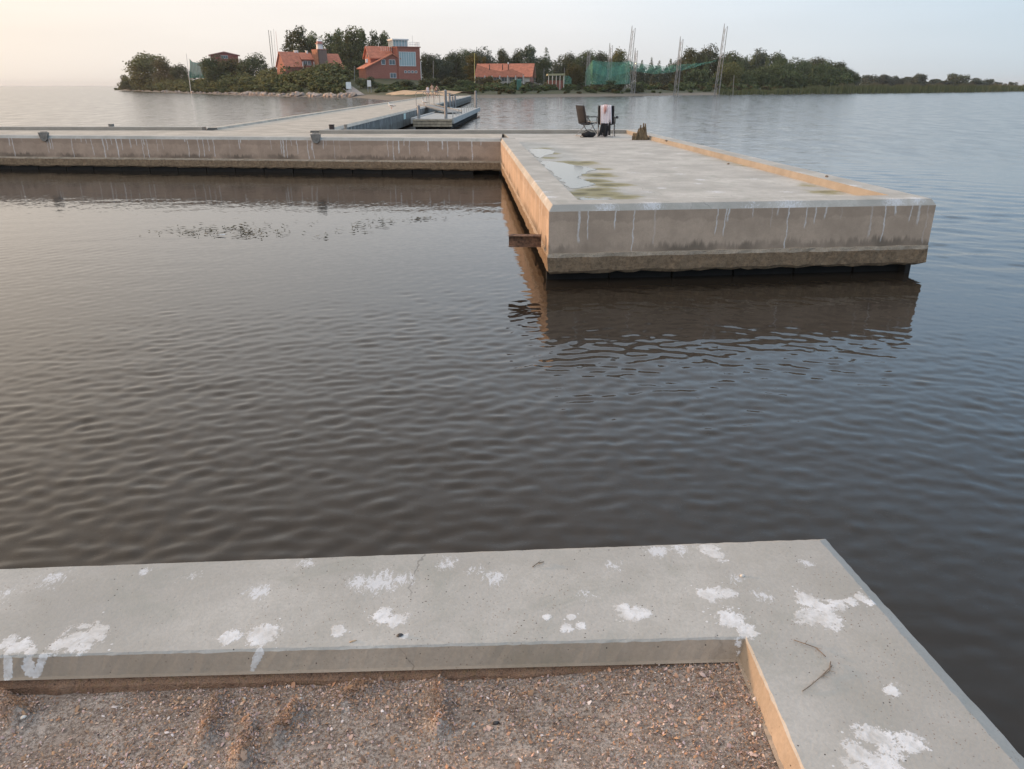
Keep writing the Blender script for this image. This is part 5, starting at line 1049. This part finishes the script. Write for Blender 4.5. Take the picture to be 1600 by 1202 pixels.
# splintered timber stump
sp_ = at(1004, 219, ZD); M_stump = MT('rotten_timber'); n = M_stump.noise(6, 6, .7, sc=(6, 6, .7)); M_stump.col(M_stump.mix(M_stump.rmp(n, .35, .65), (.06, .042, .025), (.26, .19, .11))).rough(.95).bump(n, 1, .03); M_stump = M_stump.m
st_ = tag(empty('timber_stump', sp_ + Vector((0, .12, 0)), 0), 'splintered rotten timber stump on the pier by the right kerb', 'stump')
mb = MB(); n_ = 22; ring = []
for i in range(n_):
    a = 2 * math.pi * i / n_; x = .25 * math.cos(a); y = .15 * math.sin(a); peak = {0: .10, 1: .12, 2: .2, 3: .33, 4: .44, 5: .47, 6: .36, 7: .44, 8: .33, 9: .42, 10: .22, 11: .16}.get(i % 12, .3) * (1 if i < 12 else .95)
    t = (x + .25) / .5; hgt = np.interp(t, [0, .14, .22, .34, .42, .5, .58, .66, .72, .85, 1], [.22, .16, .26, .42, .30, .46, .36, .48, .40, .22, .09]) + random.uniform(-.02, .02)
    ring.append((x, y, hgt))
vs = [(x * 1.04, y * 1.1, 0) for x, y, h in ring] + [(x * .95 - .02, y, h * .55) for x, y, h in ring] + [(x * .80 - .03, y * .8, h) for x, y, h in ring] + [(x * .55 - .03, y * .5, h * .5) for x, y, h in ring]
fs = [(k * n_ + i, k * n_ + (i + 1) % n_, (k + 1) * n_ + (i + 1) % n_, (k + 1) * n_ + i) for k in range(3) for i in range(n_)] + [tuple(range(3 * n_, 4 * n_))]
mb.add(vs, fs); mb.build('trunk', M_stump, st_)
for x0, x1, h in ((-.23, -.16, .25), (-.12, -.08, .44), (.02, .0, .50), (.10, .05, .49), (-.30, -.27, .20)): mb = MB(); mb.prism([(x0 - .04, .0), (x0 + .05, 0), (x1 + .02, h), (x1 - .01, h + .02)], (1, 0, 0), (0, 0, 1), (0, -.17 + random.uniform(0, .05), 0), (0, .05, 0)); mb.build('splinter', M_stump, st_)
bp_ = at(989, 218.5, ZD); mb = MB(); mb.tube((0, 0, 0), (0, 0, .10), .035, .035, 10); mb.tube((0, 0, .10), (0, 0, .14), .035, .013, 10); mb.tube((0, 0, .14), (0, 0, .20), .013, .013, 8); o = mb.build('bottle', plain('dark_bottle', (.03, .025, .02), .2)); o.location = bp_; tag(o, 'small dark bottle standing left of the timber stump', 'bottle')
# rubble bits on the right kerb
M_rub = plain('kerb_rubble', (.20, .15, .11), .95, .3, 20)
for px, py, s, z, lab in ((1292, 277, .03, ZT, 'small dark lump on top of the right kerb'), (1041, 221, .04, ZT, 'lump of debris on the far end of the right kerb'), (1063, 231, .05, ZD, 'dark lump at the foot of the right kerb'), (1138, 257, .03, ZD, 'scrap of debris on the deck near the right kerb')):
    bm = bmesh.new(); bmesh.ops.create_icosphere(bm, subdivisions=2, radius=s)
    for v in bm.verts: v.co *= 1 + random.uniform(-.3, .3); v.co.z *= .6
    me = bpy.data.meshes.new('rubble'); bm.to_mesh(me); bm.free(); me.materials.append(M_rub); o = mesh_obj('rubble', me); o.location = at(px, py, z) + Vector((0, 0, s * .4)); tag(o, lab, 'rubble')
# steel beam sticking out of the pier side
M_rust = MT('rusty_steel'); n = M_rust.noise(14, 6, .75); M_rust.col(M_rust.mix(M_rust.rmp(n, .35, .65), (.06, .035, .025), (.26, .145, .09))).rough(.85).bump(n, .8, .01); M_rust = M_rust.m
bs = at(840, 383, .46); bm_ = tag(empty('steel_beam', (bs.x + .05, bs.y, .52), R(180 - 3)), 'rusty steel beam jutting sideways from the pier over the water', 'beam')
Lb = .46
for z, nm in ((.072, 'flange'), (-.072, 'flange')): mb = MB(); mb.box((Lb / 2, 0, z), (Lb, .14, .016)); mb.build(nm, M_rust, bm_)
mb = MB(); mb.box((Lb / 2, 0, 0), (Lb, .014, .128)); mb.build('web', M_rust, bm_)
# fittings on the cross pier and jetty
M_iron = plain('grey_iron', (.24, .225, .205), .6, .25, 12, .4)
def bracket(px, lab):
    f = (px - 0) / 780; x = None
    for t in np.linspace(0, 1, 400):
        q = wl.lerp(cA, t); a = (q.x / q.y)
        if abs(a - ray(px, 217)[0] / ray(px, 217)[1]) < .002: x = q; break
    o = tag(empty('mooring_bracket', (x.x, x.y, ZT)), lab, 'bracket', 'iron brackets on the cross pier edge')
    mb = MB(); mb.prism([(-.16, .12), (.16, .12), (.12, -.08), (.04, -.16), (-.06, -.14), (-.12, -.06)], (1, 0, 0), (0, 0, 1), (0, -.06, -.02), (0, .12, 0)); mb.build('plate', M_iron, o, bevel=.01); mb = MB(); mb.tube((-.10, .02, .08), (.10, .02, .08), .05, n=8); mb.build('pin', M_iron, o)
bracket(72, 'grey iron bracket on the left stretch of the cross wall'); bracket(495, 'grey iron bracket near the middle of the cross wall')
for px, py, w_, h_, lab, mt in ((519, 206, .17, .22, 'square brown bollard where the jetty meets the cross pier', plain('brown_bollard', (.07, .05, .045), .7)), (175, 203, .16, .18, 'small dark bollard on the far left kerb', M_iron), (541, 208, .10, .26, 'narrow dark post on the cross pier far kerb', M_iron)):
    p = at(px, py, ZD); mb = MB(); mb.box((0, 0, h_ / 2), (w_, w_, h_)); mb.box((0, 0, h_ + .02), (w_ * 1.1, w_ * 1.1, .04)); o = mb.build('bollard', mt, bevel=.015); o.location = p; tag(o, lab, 'bollard')
for px, py, D, lab in ((612, 173, 56, 'small pale gull standing on the jetty edge'), (663.5, 162, 68, 'pale gull on the jetty edge below the looped rail'),):
    p = atd(px, py, D); g_ = tag(empty('gull', (min(p.x, -7.1), D, 1.03), R(70)), lab, 'bird'); bm = bmesh.new(); bmesh.ops.create_uvsphere(bm, u_segments=12, v_segments=8, radius=1)
    for v in bm.verts: x, y, z = v.co; v.co = Vector((x * .09, y * .22 * (1.25 if y < 0 else 1), z * .09 * (1 - .35 * max(0, -y)) + .22 + .05 * max(0, y)))
    me = bpy.data.meshes.new('body'); bm.to_mesh(me); bm.free(); me.materials.append(M_white); mesh_obj('body', me, g_)
    mb = MB(); mb.tube((0, .15, .26), (0, .2, .38), .05, .055, 8); mb.tube((0, .2, .38), (0, .21, .44), .055, .02, 8); mb.build('head', M_white, g_); mb = MB(); mb.tube((0, .23, .38), (0, .31, .37), .016, .006, 6); mb.build('beak', plain('beak_yellow', (.55, .40, .08), .5), g_)
    for s in (-1, 1):
        mb = MB(); mb.tube((s * .03, 0, .15), (s * .03, .0, 0), .010, n=5); mb.build('leg', M_red, g_); mb = MB(); mb.prism([(-.2, 0), (.12, .03), (.1, .09), (-.1, .08), (-.32, .02)], (0, 1, 0), (0, 0, 1), (s * .085, -.03, .19), (s * .02, 0, 0)); mb.build('wing', M_iron, g_)

# ------------------------------------------------------------------ floating weed and a feather
random.seed(31); mb = MB()
def weed(cx_, cy_, rx, ry, n_):
    for i in range(int(n_ * .75)):
        px = random.gauss(cx_, rx); py = random.gauss(cy_, ry) + (px - cx_) * -.03; p = at(px, py, .012); a = random.uniform(0, 3.14); l_ = random.uniform(.03, .10); w_ = random.uniform(.006, .018); t = Vector((math.cos(a), math.sin(a), 0)); s = Vector((-t.y, t.x, 0)); up = Vector((0, 0, random.uniform(.0, .03)))
        mb.add([p - t * l_ - s * w_, p + t * l_ * .1 - s * w_ * 1.2 + up, p + t * l_ + up * .3, p + t * l_ * .1 + s * w_ + up], [(0, 1, 2, 3)])
for c_ in ((290, 362, 25, 4, 45), (345, 358, 30, 4, 60), (385, 362, 18, 5, 70), (415, 366, 22, 4, 40), (500, 368, 8, 3, 12), (560, 356, 20, 5, 40), (610, 346, 26, 3, 45), (660, 341, 24, 2, 25), (380, 356, 80, 6, 40)): weed(*c_)
tag(mb.build('seaweed', plain('dark_weed', (.07, .062, .035), .6, .4, 20)), 'scattered dark seaweed drifting on the calm basin', 'seaweed', kind='stuff')
mb = MB(); mb.add([(-.10, 0, .01), (-.02, -.03, .03), (.09, -.01, .02), (.12, .01, .04), (.0, .035, .025)], [(0, 1, 2, 3, 4)]); mb.tube((-.16, 0, .012), (.1, 0, .025), .004, .002, 5); o = mb.build('feather', M_white); o.location = at(343, 369, .0) ; tag(o, 'white feather floating among the drifting seaweed', 'feather')

# ------------------------------------------------------------------ evening haze
mb = MB(); mb.box((0, 3200, 12.5), (12600, 6900, 29)); m = bpy.data.materials.new('haze_air'); m.use_nodes = True; t_ = m.node_tree; t_.nodes.clear()
o_ = t_.nodes.new('ShaderNodeOutputMaterial'); v_ = t_.nodes.new('ShaderNodeVolumePrincipled'); v_.inputs['Color'].default_value = (.90, .93, .96, 1); v_.inputs['Density'].default_value = .00012; v_.inputs['Anisotropy'].default_value = .2
t_.links.new(v_.outputs[0], o_.inputs['Volume']); tag(mb.build('haze', m), kind='stuff')
